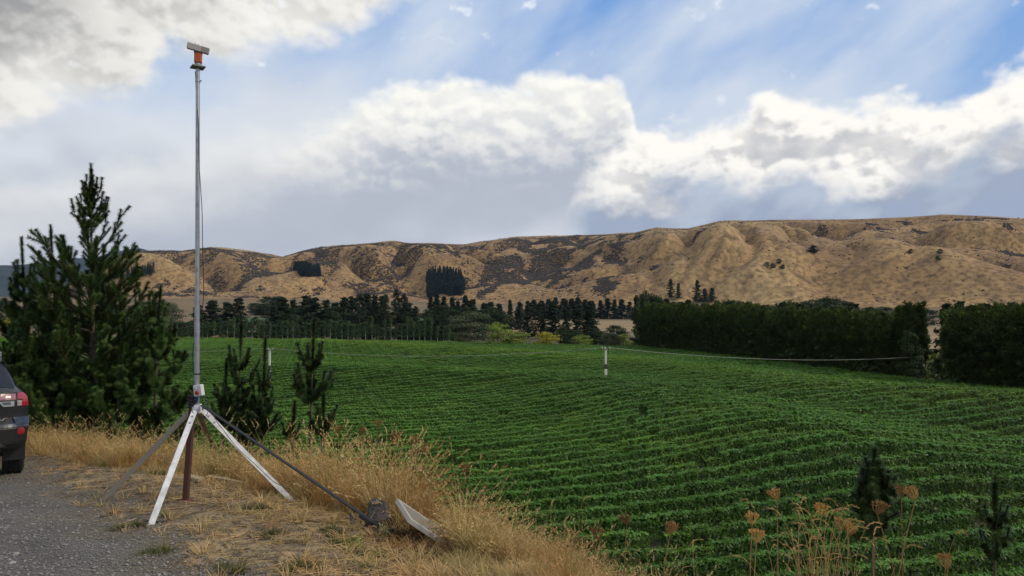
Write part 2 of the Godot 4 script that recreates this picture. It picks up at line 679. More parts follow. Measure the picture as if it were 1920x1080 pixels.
func build_ground() -> void:
	var rings := PackedFloat32Array()
	var r := 0.25
	while r < 1650.0:
		rings.append(r)
		r *= 1.013 if r > 3.0 and r < 22.0 else 1.026 if r < 400.0 else 1.04
	rings.append(1700.0)
	var angles := PackedFloat32Array()
	var a := -180.0
	while a < 180.01:
		angles.append(deg_to_rad(a))
		a += 0.3 if absf(a + 0.01) < 46.0 else 4.0
	angles.append(deg_to_rad(180.0))
	var p := PackedVector3Array()
	var c := PackedColorArray()
	for j in rings.size():
		for i in angles.size():
			var x := sin(angles[i]) * rings[j]
			var d := cos(angles[i]) * rings[j]
			p.append(Vector3(x, land(x, d), -d))
			var k := ground_color(x, d)
			c.append(Color(k.r / 0.5, k.g / 0.5, k.b / 0.5))
	var m := mat(0.5, 0.5, 0.5, 0.95, 0.0, true)
	world_textured(m, noise_tex(512, 60, 5, 0.35, 1.45, 3), noise_tex(512, 26, 5, 0.0, 1.0, 8), 0.45, 2.0)
	var o := obj("ground", sheet(p, angles.size(), rings.size(), c), m)
	tag(o, "bare straw-strewn earth falling away to the flats", "", "", "structure")
	# paddocks on the flats
	var stubble := mat(0.46, 0.33, 0.165, 0.95, 0.0, true)
	world_textured(stubble, noise_tex(256, 40, 4, 0.7, 1.25, 14), null, 0.02, 0.0)
	paddock("stubble_paddock", Vector2(-30, 500), Vector2(150, 900), stubble, "pale gold stubble field behind the dark conifers")
	paddock("stubble_paddock", Vector2(155, 245), Vector2(420, 620), stubble, "pale gold stubble field seen through the gap between the hedges")
	var green := mat(0.075, 0.15, 0.03, 0.9, 0.0, true)
	world_textured(green, noise_tex(256, 40, 4, 0.7, 1.25, 15), null, 0.02, 0.0)
	paddock("green_paddock", Vector2(-350, 640), Vector2(-250, 1010), green, "bright green pasture between two dark stands of trees")
	paddock("green_paddock", Vector2(-125, 700), Vector2(-85, 1010), green, "small strip of green pasture right of the ragged tall pines")


func paddock(called: String, lo: Vector2, hi: Vector2, m: Material, label: String) -> void:
	var w := 40
	var h := 40
	var p := PackedVector3Array()
	var c := PackedColorArray()
	for j in h:
		for i in w:
			var x := lerpf(lo.x, hi.x, i / (w - 1.0)) + rnd(-1, 1)
			var d := lerpf(lo.y, hi.y, j / (h - 1.0))
			p.append(Vector3(x, land(x, d) + 0.25, -d))
			var f := 0.75 + 0.25 * sin(j * 1.9) * sin(j * 0.7) + rnd(-0.05, 0.05)
			c.append(Color(f, f, f))
	tag(obj(called, sheet(p, w, h, c), m), label, "", "", "structure")


# ---------------------------------------------------------------- the hills

var skyline := PackedFloat32Array()
var hill_scrub := []
var hill_tint := PackedColorArray()


func sky_angle(px: Array) -> PackedFloat32Array:
	var out := PackedFloat32Array()
	for i in range(0, px.size(), 2):
		var b := bearing(px[i], px[i + 1])
		out.append(rad_to_deg(atan2(b.x, 1.0)))
		out.append(b.y / sqrt(b.x * b.x + 1.0))
	return out


func ridge_range(az: float) -> float:
	return lerpf(4300.0, 2700.0, smooth(-30.0, 30.0, az))


func foot_range(az: float) -> float:
	return lerpf(1680.0, 1380.0, smooth(-25.0, 25.0, az))


# Height of the dry hills at a place in the world, and how hollow it lies (0 on a spur, 1 in a gully).
func hill_height(x: float, d: float) -> Vector2:
	var r := sqrt(x * x + d * d)
	var az := rad_to_deg(atan2(x, d))
	var foot := foot_range(az)
	var far := ridge_range(az)
	var t := (r - foot) / (far - foot)
	var base := plain_height(x, d)
	if t <= 0:
		return Vector2(base - 8.0, 0.5)
	var base_foot := plain_height(x * foot / r, d * foot / r)
	var top := 1.6 + far * along(skyline, az)
	var wx := x + soft.get_noise_2d(x / 1100.0, d / 1100.0) * 200.0
	var wd := d + soft.get_noise_2d(x / 1000.0 + 7.0, d / 1000.0) * 200.0
	var k := lerpf(0.72, 0.82, smooth(-12, 16, az))
	# rounded spurs that come down to the left, parted by narrow gullies
	var n1 := plainn.get_noise_2d((wx + wd * 0.42) / (1050.0 * k), (wd - wx * 0.2) / (2300.0 * k))
	var n2 := plainn.get_noise_2d((wx + wd * 0.25) / (430.0 * k) + 31.0, wd / (820.0 * k))
	var n3 := plainn.get_noise_2d((wx - wd * 0.2) / 165.0 + 3.0, wd / 330.0)
	var spur := (sqrt(n1 * n1 + 0.004) - 0.38) * 2.2
	var side := (sqrt(n2 * n2 + 0.004) - 0.38) * 2.2
	var fine := (sqrt(n3 * n3 + 0.006) - 0.36) * 2.2
	var tt := clampf(t, 0.0, 1.0)
	var prof := 0.20 * smooth(0.0, 0.22, tt) + 0.80 * pow(tt, 1.1)
	var relief := smooth(0.0, 0.16, tt) * (1.0 - smooth(0.86, 1.0, tt))
	var h := lerpf(base_foot, top, prof)
	h += (top - base_foot) * relief * (0.20 * spur + lerpf(0.115, 0.15, smooth(5, 16, az)) * side + 0.03 * fine + 0.02)
	var most := 1.6 + (top - 1.6) * (r / far) * 0.985
	if tt < 0.97 and h > most - 40.0:
		h = most - log(1.0 + exp(clampf((most - h) / 8.0, -20.0, 20.0))) * 8.0
	if t > 1.0:
		h = top - (r - far) * 0.16
	return Vector2(maxf(h, base - 3.0), clampf(0.5 - spur * 0.35 - side * 0.30 - fine * 0.12, 0.0, 1.0))


func build_hills() -> void:
	skyline = sky_angle([-420, 590, 60, 566, 150, 525, 205, 487, 240, 471, 300, 469, 345, 470, 395, 463, 440, 469, 480, 472, 530, 481, 560, 472, 600, 463, 660, 458, 740, 452, 770, 456, 830, 457, 870, 458, 900, 453, 960, 445, 1050, 443, 1100, 441, 1190, 437, 1230, 428, 1290, 428, 1350, 415, 1450, 412, 1600, 411, 1700, 407, 1770, 402, 1850, 405, 1920, 410, 2100, 420, 2500, 440])
	var w := 760
	var h := 190
	var p := PackedVector3Array()
	var c := PackedColorArray()
	var hollow := PackedFloat32Array()
	for j in h:
		var t := lerpf(-0.02, 1.12, j / (h - 1.0))
		for i in w:
			var az := lerpf(-47.0, 47.0, i / (w - 1.0))
			var r := foot_range(az) + (ridge_range(az) - foot_range(az)) * t
			var x := sin(deg_to_rad(az)) * r
			var d := cos(deg_to_rad(az)) * r
			var k := hill_height(x, d)
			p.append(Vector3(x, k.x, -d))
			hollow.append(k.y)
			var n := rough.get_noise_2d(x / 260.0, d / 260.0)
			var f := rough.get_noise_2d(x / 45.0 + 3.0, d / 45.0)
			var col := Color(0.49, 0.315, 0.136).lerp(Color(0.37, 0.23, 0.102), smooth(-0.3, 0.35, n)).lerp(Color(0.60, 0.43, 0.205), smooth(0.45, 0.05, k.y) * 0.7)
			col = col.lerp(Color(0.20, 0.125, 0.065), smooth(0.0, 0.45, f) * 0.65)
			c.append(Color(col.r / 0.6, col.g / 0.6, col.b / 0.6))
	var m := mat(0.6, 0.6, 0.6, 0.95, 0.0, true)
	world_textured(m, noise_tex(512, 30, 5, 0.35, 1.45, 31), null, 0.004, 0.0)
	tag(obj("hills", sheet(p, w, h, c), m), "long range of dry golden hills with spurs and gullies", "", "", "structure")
	# dark scrub in the gullies and in patches, thickest on the left half
	for j in h - 1:
		var t := lerpf(-0.02, 1.12, (j + 0.5) / (h - 1.0))
		if t < 0.03 or t > 1.02:
			continue
		for i in w - 1:
			var az := lerpf(-47.0, 47.0, (i + 0.5) / (w - 1.0))
			if absf(az) > 40.0:
				continue
			var k := j * w + i
			var q := p[k]
			var patch := rough.get_noise_2d(q.x / 300.0 + 11.0, q.z / 420.0) * 0.9 + rough.get_noise_2d(q.x / 75.0, q.z / 110.0) * 1.15
			var thick := lerpf(0.22, -0.30, smooth(4.0, 17.0, az))
			var v := patch + thick + (hollow[k] - 0.45) * 0.7 - smooth(0.30, 0.05, t) * 0.4 - smooth(0.84, 0.97, t) * 0.45
			var dense := smooth(0.12, 0.34, v) * 4.2 + 0.25 * smooth(-0.45, 0.05, v) + 0.012
			var n := int(dense + rng.randf())
			for m2 in n:
				var f := rng.randf()
				var g := rng.randf()
				var at_p := p[k].lerp(p[k + 1], f).lerp(p[k + w].lerp(p[k + w + 1], f), g)
				var size := rnd(2.6, 6.2) * (1.0 if dense > 0.5 else 0.75)
				hill_scrub.append(Transform3D(Basis(Vector3.UP, rnd(0, TAU)) * Basis.from_scale(Vector3(size * rnd(0.9, 1.7), size * rnd(0.4, 0.7), size)), at_p - Vector3(0, 0.3, 0)))
				var tone := rnd(0.7, 1.4)
				hill_tint.append(Color(tone * rnd(0.9, 1.15), tone, tone * rnd(0.85, 1.1)))
	scatter("scrub", bush_mesh(), mat(0.052, 0.044, 0.036, 0.9, 0.0, true), hill_scrub, hill_tint).set_meta("label", "dark scrub scattered over the gullies of the dry hills")
	# wooded range behind, on the far left
	var far_line := sky_angle([-420, 470, -200, 520, -60, 508, 0, 500, 60, 496, 120, 490, 170, 486, 205, 476, 235, 469, 262, 466, 285, 472, 340, 482, 420, 500, 520, 540])
	p = PackedVector3Array()
	c = PackedColorArray()
	w = 200
	h = 40
	for j in h:
		for i in w:
			var az := lerpf(-52.0, -17.0, i / (w - 1.0))
			var t := j / (h - 1.0)
			var r := lerpf(5200.0, 8200.0, t)
			var x := sin(deg_to_rad(az)) * r
			var d := cos(deg_to_rad(az)) * r
			var top := 8000.0 * along(far_line, az)
			var y := lerpf(60.0, top, smooth(0.0, 0.93, t)) + ridged.get_noise_2d(x / 1500.0, d / 1500.0) * 60.0 * sin(minf(t * 1.08, 1.0) * PI) - maxf(0.0, t - 0.95) * 900.0
			p.append(Vector3(x, y, -d))
			var g := 1.0 + rough.get_noise_2d(x / 200.0, d / 200.0) * 0.5
			c.append(Color(g * 0.6, g * 0.6, g * 0.6))
	tag(obj("wooded_range", sheet(p, w, h, c), mat(0.045, 0.075, 0.085, 0.95, 0.0, true)), "blue wooded range behind the dry hills at the far left", "", "", "structure")


# A low rounded shrub of a few faces, one unit across.
func bush_mesh() -> ArrayMesh:
	var s := Shape.new()
	var ring := PackedVector3Array()
	for k in 5:
		var a := TAU * k / 5.0
		ring.append(Vector3(cos(a) * 0.5, 0.0, sin(a) * 0.5))
	var up := PackedVector3Array()
	for k in 5:
		var a := TAU * (k + 0.5) / 5.0
		up.append(Vector3(cos(a) * 0.38, 0.55, sin(a) * 0.38))
	for k in 5:
		var l := (k + 1) % 5
		s.face([ring[k], ring[l], up[k]], Vector3(0, 0.2, 0))
		s.face([ring[l], up[k], up[l]], Vector3(0, 0.2, 0))
		s.face([up[k], up[l], Vector3(0.05, 0.95, 0)], Vector3(0, 0.2, 0))
	return s.mesh()


# ---------------------------------------------------------------- trees of the flats

# A crown of many leaf clumps, one metre to the metre. form: 0 spire, 1 broad dark pine, 2 round broadleaf, 3 young thin tree, 4 clipped cypress
func crown_mesh(form: int, tall: float, wide: float, count: int, size: float) -> ArrayMesh:
	var s := Shape.new()
	var knobs := []
	var many := 26
	for k in many:
		var a := rnd(0, TAU)
		var t := (k + rnd(0.0, 1.0)) / many
		var r := 0.0
		match form:
			2: r = sqrt(maxf(0.0, 1.0 - pow(t * 1.9 - 0.95, 2.0))) * rnd(0.85, 1.08)
			3: r = (1.0 - t * 0.75) * rnd(0.5, 1.0)
			4: r = (1.0 - pow(t, 5.0) * 0.65) * rnd(0.85, 1.08)
		knobs.append([Vector3(cos(a) * r * wide * 0.5 * 0.72, t * tall, sin(a) * r * wide * 0.5 * 0.72), r])
	if form < 2:
		# boughs round a straight stem, each a flat fan of foliage
		var boughs := 90
		for k in boughs:
			var t := pow((k + rng.randf()) / boughs, 1.05)
			var a := rnd(0, TAU)
			var r := ((1.0 - t) * 0.95 + 0.06) * rnd(0.65, 1.1) if form == 0 else (1.0 - pow(t, 1.8) * 0.85) * rnd(0.30, 1.12)
			var reach := wide * 0.5 * r
			var rise := rnd(-0.30, 0.05) if form == 0 else rnd(-0.1, 0.45)
			for i in count / boughs:
				var q := sqrt(rng.randf())
				var p := Vector3(cos(a) * reach * q, t * tall + reach * q * rise, sin(a) * reach * q) + rnd_dir() * Vector3(wide * 0.055, tall * 0.018, wide * 0.055)
				p.y = maxf(p.y, 0.0)
				var out := (Vector3(cos(a), rnd(0.2, 1.4), sin(a)) + rnd_dir() * 0.6).normalized()
				var u := out.cross(rnd_dir()).normalized() * size * rnd(0.6, 1.3)
				var w := u.cross(out).normalized() * size * rnd(0.3, 0.7)
				var g := rnd(0.6, 1.0)
				s.col = Color(g * rnd(0.85, 1.0), g, g * rnd(0.85, 1.0))
				var e := p + out * size * 0.35
				s.tri(p - u, e, p + w)
				s.tri(p + u, p - w, e)
		return s.mesh()
	for i in count:
		var kn: Array = knobs[rng.randi() % many]
		var o: Vector3 = kn[0]
		var r: float = kn[1]
		var dirn := rnd_dir()
		var spread := Vector3(wide * 0.22 * (0.4 + r), tall * 0.085, wide * 0.22 * (0.4 + r))
		if form == 3:
			spread = Vector3(wide * 0.2, tall * 0.06, wide * 0.2)
		var p := o + dirn * spread * pow(rng.randf(), 0.4)
		if form == 4:
			p.y += Vector2(p.x, p.z).length() * 0.15
		p.y = maxf(p.y, 0.0)
		var out := (dirn + Vector3(p.x, 0, p.z).normalized() * 0.7 + Vector3.UP * 0.35 + rnd_dir() * 0.4).normalized()
		var u := out.cross(rnd_dir()).normalized() * size * rnd(0.6, 1.3)
		var w := u.cross(out).normalized() * size * rnd(0.35, 0.8)
		var g := rnd(0.6, 1.0)
		s.col = Color(g * rnd(0.85, 1.0), g, g * rnd(0.85, 1.0))
		var e := p + out * size * 0.35
		s.tri(p - u, e, p + w)
		s.tri(p + u, p - w, e)
	return s.mesh()


func trunk_mesh(tall: float, r: float) -> ArrayMesh:
	var s := Shape.new()
	s.tube(PackedVector3Array([Vector3(0, -0.4, 0), Vector3(r * 0.5, tall * 0.4, 0), Vector3(0, tall * 0.75, r * 0.6), Vector3(0, tall, 0)]), PackedFloat32Array([r, r * 0.75, r * 0.45, r * 0.15]), 6)
	for k in 5:
		var a := rnd(0, TAU)
		var y := tall * rnd(0.35, 0.8)
		s.rod(Vector3(0, y, 0), Vector3(cos(a), 0.5, sin(a)) * tall * 0.12 + Vector3(0, y, 0), r * 0.3, r * 0.1, 4)
	return s.mesh()


var protos := {}


# A tree of a kind, first built at a standard size; later ones are copies of it.
func tree(kind: String, label: String, where: Vector3, tall: float, wide: float, group := "") -> Node3D:
	var spec: Array = {
		"dark_pine": [1, 20.0, 11.0, 2000, 0.8, [0.030, 0.048, 0.026], 0.02, "pine tree"],
		"ragged_pine": [1, 22.0, 10.0, 850, 0.85, [0.030, 0.046, 0.026], 0.25, "pine tree"],
		"conifer": [0, 20.0, 9.0, 1900, 0.7, [0.022, 0.042, 0.022], 0.02, "conifer"],
		"cypress": [4, 16.0, 8.0, 2600, 0.6, [0.046, 0.074, 0.027], 0.02, "cypress"],
		"hedge_conifer": [1, 16.0, 7.0, 2400, 0.6, [0.060, 0.092, 0.032], 0.02, "conifer"],
		"willow": [2, 12.0, 15.0, 2400, 0.6, [0.115, 0.135, 0.075], 0.05, "willow tree"],
		"bright_tree": [2, 10.0, 10.0, 1700, 0.6, [0.27, 0.33, 0.07], 0.03, "broadleaf tree"],
		"yellow_tree": [2, 8.0, 9.0, 1300, 0.55, [0.46, 0.40, 0.045], 0.06, "yellow tree"],
		"green_tree": [2, 13.0, 13.0, 1900, 0.7, [0.042, 0.066, 0.030], 0.03, "broadleaf tree"],
		"rusty_tree": [2, 9.0, 9.0, 1200, 0.6, [0.12, 0.06, 0.035], 0.08, "broadleaf tree"],
		"young_tree": [3, 9.0, 3.2, 420, 0.42, [0.085, 0.13, 0.05], 0.34, "young tree"],
	}[kind]
	var o: Node3D
	var form: int = spec[0]
	var base: float = spec[6]
	var salt := 5 if kind == "dark_pine" else 1 if kind in ["yellow_tree", "rusty_tree"] else 3
	var key := "%s%d" % [kind, rng.randi() % salt]
	if not protos.has(key):
		o = thing(kind, label, spec[7])
		var k: Array = spec[5]
		if not leaf_mats.has(kind):
			leaf_mats[kind] = leaf_mat(k[0], k[1], k[2], 0.75, 0.12)
		var tr := obj("trunk", trunk_mesh(spec[1] * (1.0 if form == 3 else 0.9), 0.15 if form == 3 else 0.3), mat(0.58, 0.54, 0.47, 0.9) if form == 3 else mat(0.09, 0.07, 0.055, 0.9), o)
		var cr := obj("crown", crown_mesh(form, spec[1] * (1.0 - base), spec[2], spec[3], spec[4]), leaf_mats[kind], o)
		cr.position.y = spec[1] * base
		protos[key] = [o, spec[1], spec[2]]

		o.transform = Transform3D(Basis(Vector3.UP, rnd(0, TAU)) * Basis.from_scale(Vector3(wide / spec[2], tall / spec[1], wide / spec[2])), where)
	else:
		var pr: Array = protos[key]
		o = copy(pr[0], label, where, rnd(0, TAU), Vector3(wide / pr[2], tall / pr[1], wide / pr[2]))
	if group:
		o.set_meta("group", group)
	return o


# A tree whose top the photograph shows at (u, v), standing d metres ahead.
func tree_at(kind: String, label: String, u: float, v: float, d: float, wide: float, group := "") -> Node3D:
	var p := at(u, v, d)
	var y := hill_or_land(p.x, d)
	return tree(kind, label, Vector3(p.x, y, -d), maxf(p.y - y, 2.0), wide, group)


func hill_or_land(x: float, d: float) -> float:
	if sqrt(x * x + d * d) > 1450.0:
		return hill_height(x, d).x
	return land(x, d)


func nth(i: int) -> String:
	var w := ["first", "second", "third", "fourth", "fifth", "sixth", "seventh", "eighth", "ninth", "tenth"]
	if i < 10:
		return w[i]
	var k := i + 1
	return "%d%s" % [k, "th" if k % 100 in [11, 12, 13] else ["th", "st", "nd", "rd", "th", "th", "th", "th", "th", "th"][k % 10]]


# Tops of a stand of like trees, from left to right, as (u, v) pairs.
func stand(kind: String, what: String, tops: Array, d0: float, d1: float, wide: float, group: String) -> void:
	var n := tops.size() / 2
	for i in n:
		var d := lerpf(d0, d1, i / maxf(1.0, n - 1.0)) + rnd(-14, 14)
		tree_at(kind, "%s, %s from the left" % [what, nth(i)], tops[2 * i] + rnd(-2, 2), tops[2 * i + 1] + rnd(-3.5, 3.5), d, wide * rnd(0.75, 1.35), group)


func build_far_trees() -> void:
	# beyond the vineyard, from left to right
	stand("green_tree", "bluish dark tree behind the big pine at the far left", [-60, 572, -20, 565, 12, 560, 50, 566, 90, 574, 130, 570, 175, 578, 215, 574, 255, 572, 285, 566], 560, 560, 20, "dark trees far left")
	tree_at("yellow_tree", "bright yellow tree beside the big pine at the far left", 26, 593, 400, 11)
	tree_at("willow", "pale grey-green willow left of the mast", 318, 568, 420, 16)
	stand("dark_pine", "dark broad pine just right of the mast", [372, 572, 398, 562, 425, 566, 446, 560], 430, 450, 16, "dark pines by the mast")
	stand("green_tree", "hazy round tree behind the green pasture", [478, 566, 500, 560, 520, 558, 492, 572], 1080, 1080, 30, "trees behind the pasture")
	tree_at("green_tree", "small lone tree in front of the green pasture", 478, 594, 690, 8)
	stand("dark_pine", "dark pine in the tall stand left of centre", [515, 572, 532, 562, 552, 566, 574, 556, 592, 562, 612, 560, 630, 566, 645, 560, 660, 558, 690, 553, 716, 556, 768, 570], 420, 440, 15, "tall pines left of centre")
	stand("ragged_pine", "ragged tall pine of the stand left of centre", [674, 552, 704, 556, 724, 554, 742, 546, 757, 550, 780, 572], 405, 425, 11, "ragged tall pines")
	stand("conifer", "dark conifer in the belt behind the grey willow", [806, 560, 818, 556, 832, 560, 846, 557, 860, 562, 872, 556, 890, 562, 906, 566, 922, 568, 938, 570, 955, 566, 972, 570], 520, 560, 15, "conifer belt behind the willow")
	stand("dark_pine", "dark bushy tree in the belt left of the stubble", [884, 566, 912, 570, 934, 568, 976, 564], 540, 540, 14, "bushy belt trees")
	stand("dark_pine", "big dark tree standing before the stubble field", [990, 566, 1012, 570, 1036, 566, 1062, 564, 1085, 570, 1108, 566], 400, 390, 10, "trees before the stubble")
	tree_at("conifer", "broad dark fir right before the bright stubble strip", 1104, 578, 350, 13)
	stand("green_tree", "low dark rounded tree among the trees left of the stubble", [506, 582, 530, 578, 556, 584, 583, 578, 604, 582, 628, 577, 652, 584, 676, 580, 700, 576, 722, 584, 748, 580, 770, 586], 428, 428, 13, "low trees among the tall pines")
	stand("green_tree", "low dark rounded tree in the belt behind the grey willow", [804, 580, 826, 576, 848, 580, 872, 577, 896, 580, 920, 578, 945, 582], 500, 500, 15, "low trees in the conifer belt")
	tree_at("dark_pine", "small dark tree before the stubble left end", 1018, 592, 395, 6)
	stand("conifer", "slim conifer in the even dark row", [1000, 562, 1014, 561, 1028, 562, 1043, 556, 1056, 562, 1070, 561, 1084, 560, 1098, 562, 1112, 561, 1126, 563, 1140, 562, 1153, 563, 1166, 561, 1180, 563, 1194, 560, 1208, 561, 1222, 560, 1236, 562, 1250, 563, 1264, 564, 1278, 566, 1292, 567, 1306, 568, 1320, 570], 960, 960, 27, "even conifer row")
	# on the lower hillside
	tree_at("dark_pine", "left one of the two tall dark trees on the lower hill slope", 1257, 524, hill_distance(1257, 561), 22)
	tree_at("dark_pine", "right one of the two tall dark trees on the lower hill slope", 1272, 531, hill_distance(1272, 561), 19)
	tree_at("dark_pine", "tallest tree of the dark clump on the slope above the hedge", 1307, 526, hill_distance(1307, 572), 23)
	tree_at("dark_pine", "middle tree of the dark clump on the slope above the hedge", 1321, 541, hill_distance(1321, 574), 22)
	tree_at("dark_pine", "right tree of the dark clump on the slope above the hedge", 1335, 540, hill_distance(1335, 574), 27)
	stand("green_tree", "dark rounded tree rising behind the long hedge", [1205, 548, 1228, 556, 1370, 566, 1392, 568, 1418, 570, 1450, 572, 1482, 568, 1500, 572], 400, 400, 14, "trees behind the long hedge")
	stand("green_tree", "blue-green round tree behind the long hedge top", [1515, 564, 1535, 560, 1555, 559, 1575, 563], 640, 640, 24, "blue-green trees")
	stand("green_tree", "round tree beyond the gap between the hedges", [1630, 578, 1655, 576, 1690, 578, 1712, 575, 1736, 580], 620, 620, 20, "trees beyond the gap")
	tree_at("rusty_tree", "reddish tree beyond the gap between the hedges", 1706, 590, 600, 14)
	tree_at("dark_pine", "dark bush at the foot of the reddish tree beyond the gap", 1722, 596, 590, 16)
	# low trees at the far edge of the vines
	tree_at("willow", "large grey-green willow at the far edge of the vines", 882, 586, 330, 22)
	tree_at("willow", "smaller grey-green willow right beside the large one", 862, 602, 335, 13)
	tree_at("bright_tree", "light green tree left of the yellow one at the vineyard edge", 934, 607, 290, 11)
	tree_at("bright_tree", "low light green tree between the tall light one and the yellow tree", 972, 624, 288, 11)
	tree_at("yellow_tree", "yellow-green tree at the vineyard's far edge near the centre", 1024, 624, 286, 10)
	tree_at("bright_tree", "small light green bush left of the white pole", 1092, 629, 280, 8)
	tree_at("willow", "pale bush right of the white pole", 1142, 626, 278, 9)
	tree_at("bright_tree", "pale green bush at the left end of the hedge", 1168, 628, 282, 8)
	stand("green_tree", "dark low tree in the shade at the vineyard's far edge", [1056, 614, 1074, 620, 1112, 616, 1126, 620, 1150, 612], 315, 300, 9, "low dark trees")
	stand("green_tree", "leafy tree behind the young staked trees", [330, 602, 362, 606, 395, 604, 428, 600, 455, 606, 484, 602, 512, 606, 540, 604, 570, 606, 600, 604, 632, 602, 655, 608, 690, 604, 720, 612, 760, 606, 782, 610, 800, 598, 818, 606], 392, 352, 12, "trees behind the young trees")
	stand("dark_pine", "dark undergrowth tree at the right end of the young trees", [790, 600, 806, 606, 822, 596, 836, 604], 365, 350, 9, "dark low pines")
	# a planted row of thin young trees with pale stems along the far edge
	var u := -30.0
	var i := 0
	while u < 872.0:
		var v := 604.0 + 6.0 * sin(u * 0.17) + rnd(-6, 6)
		if u > 800:
			v += (u - 800) * 0.35
		tree_at("young_tree", "thin pale-stemmed young tree edging the vines, %s from the left" % nth(i), u, v, lerpf(366, 312, u / 870.0), rnd(2.2, 3.6), "row of young trees along the vineyard edge")
		u += rnd(9.5, 13.5)
		i += 1
	# on the hills
	tree_at("dark_pine", "lone dark tree high on the right hillside", 1525, 460, hill_distance(1525, 476), 34)
	var bushes := [[1438, 503, "leftmost of the row of small dark bushes halfway up the hillside"], [1450, 503, "second of the row of small dark bushes halfway up the hillside"], [1461, 497, "highest small dark bush of the row halfway up the hillside"], [1467, 504, "rightmost of the row of small dark bushes halfway up the hillside"], [1707, 478, "small dark bush alone on the long right-hand spur"], [1762, 480, "upper of two small dark bushes near the right end of the hills"], [1760, 490, "lower of two small dark bushes near the right end of the hills"]]
	for b in bushes:
		var bd := hill_distance(b[0], b[1])
		var bx := at(b[0], b[1], bd).x
		tree("green_tree", b[2], Vector3(bx, hill_or_land(bx, bd) - 1.0, -bd), 9.0, 11.0, "bushes on the right hillside")
	wood("pine_wood", "square dark pine plantation in the middle of the hillside", [800, 514, 838, 511, 866, 512, 870, 530, 871, 547, 838, 547, 800, 546], 5)
	wood("pine_wood", "small slanting dark pine plantation on the left hillside", [545, 495, 560, 497, 586, 501, 601, 508, 600, 514, 578, 513, 560, 505], 6)
	wood("pine_wood", "flat dark strip of trees on the far left hillside", [235, 512, 285, 504, 290, 508, 240, 517], 7)


# How far ahead the hillside is that the photograph shows at (u, v).
func hill_distance(u: float, v: float) -> float:
	var b := bearing(u, v)
	var d := 900.0
	while d < 6000.0:
		var p := EYE + b * d
		if p.y < hill_or_land(p.x, d):
			return d
		d += 10.0
	return 3000.0


# A plantation seen as one mass: conifers on every few metres of a patch of hillside.
func wood(called: String, label: String, outline: Array, salt: int) -> void:
	var poly := PackedVector2Array()
	var lo := Vector2(1e9, 1e9)
	var hi := Vector2(-1e9, -1e9)
	for i in range(0, outline.size(), 2):
		var d := hill_distance(outline[i], outline[i + 1] + 9.0)
		var b := bearing(outline[i], outline[i + 1])
		var p := Vector2(b.x * d, d)
		poly.append(p)
		lo = lo.min(p)
		hi = hi.max(p)
	var where := []
	var tints := PackedColorArray()
	var step := 6.5
	var x := lo.x
	while x < hi.x:
		var d := lo.y
		while d < hi.y:
			var q := Vector2(x + rnd(-3, 3), d + rnd(-3, 3))
			if Geometry2D.is_point_in_polygon(q, poly):
				var t := rnd(0.85, 1.15)
				where.append(Transform3D(Basis(Vector3.UP, rnd(0, TAU)) * Basis.from_scale(Vector3(t, rnd(0.92, 1.08), t)), Vector3(q.x, hill_or_land(q.x, q.y), -q.y)))
				var g := rnd(0.75, 1.25)
				tints.append(Color(g, g, g))
			d += step
		x += step
	if where.is_empty():
		return
	var o := scatter(called, crown_mesh(0, 24.0, 11.0, 270, 2.0), mat(0.018, 0.034, 0.03, 0.9, 0.0, true), where, tints)
	o.set_meta("label", label)


# ---------------------------------------------------------------- the hedges on the right

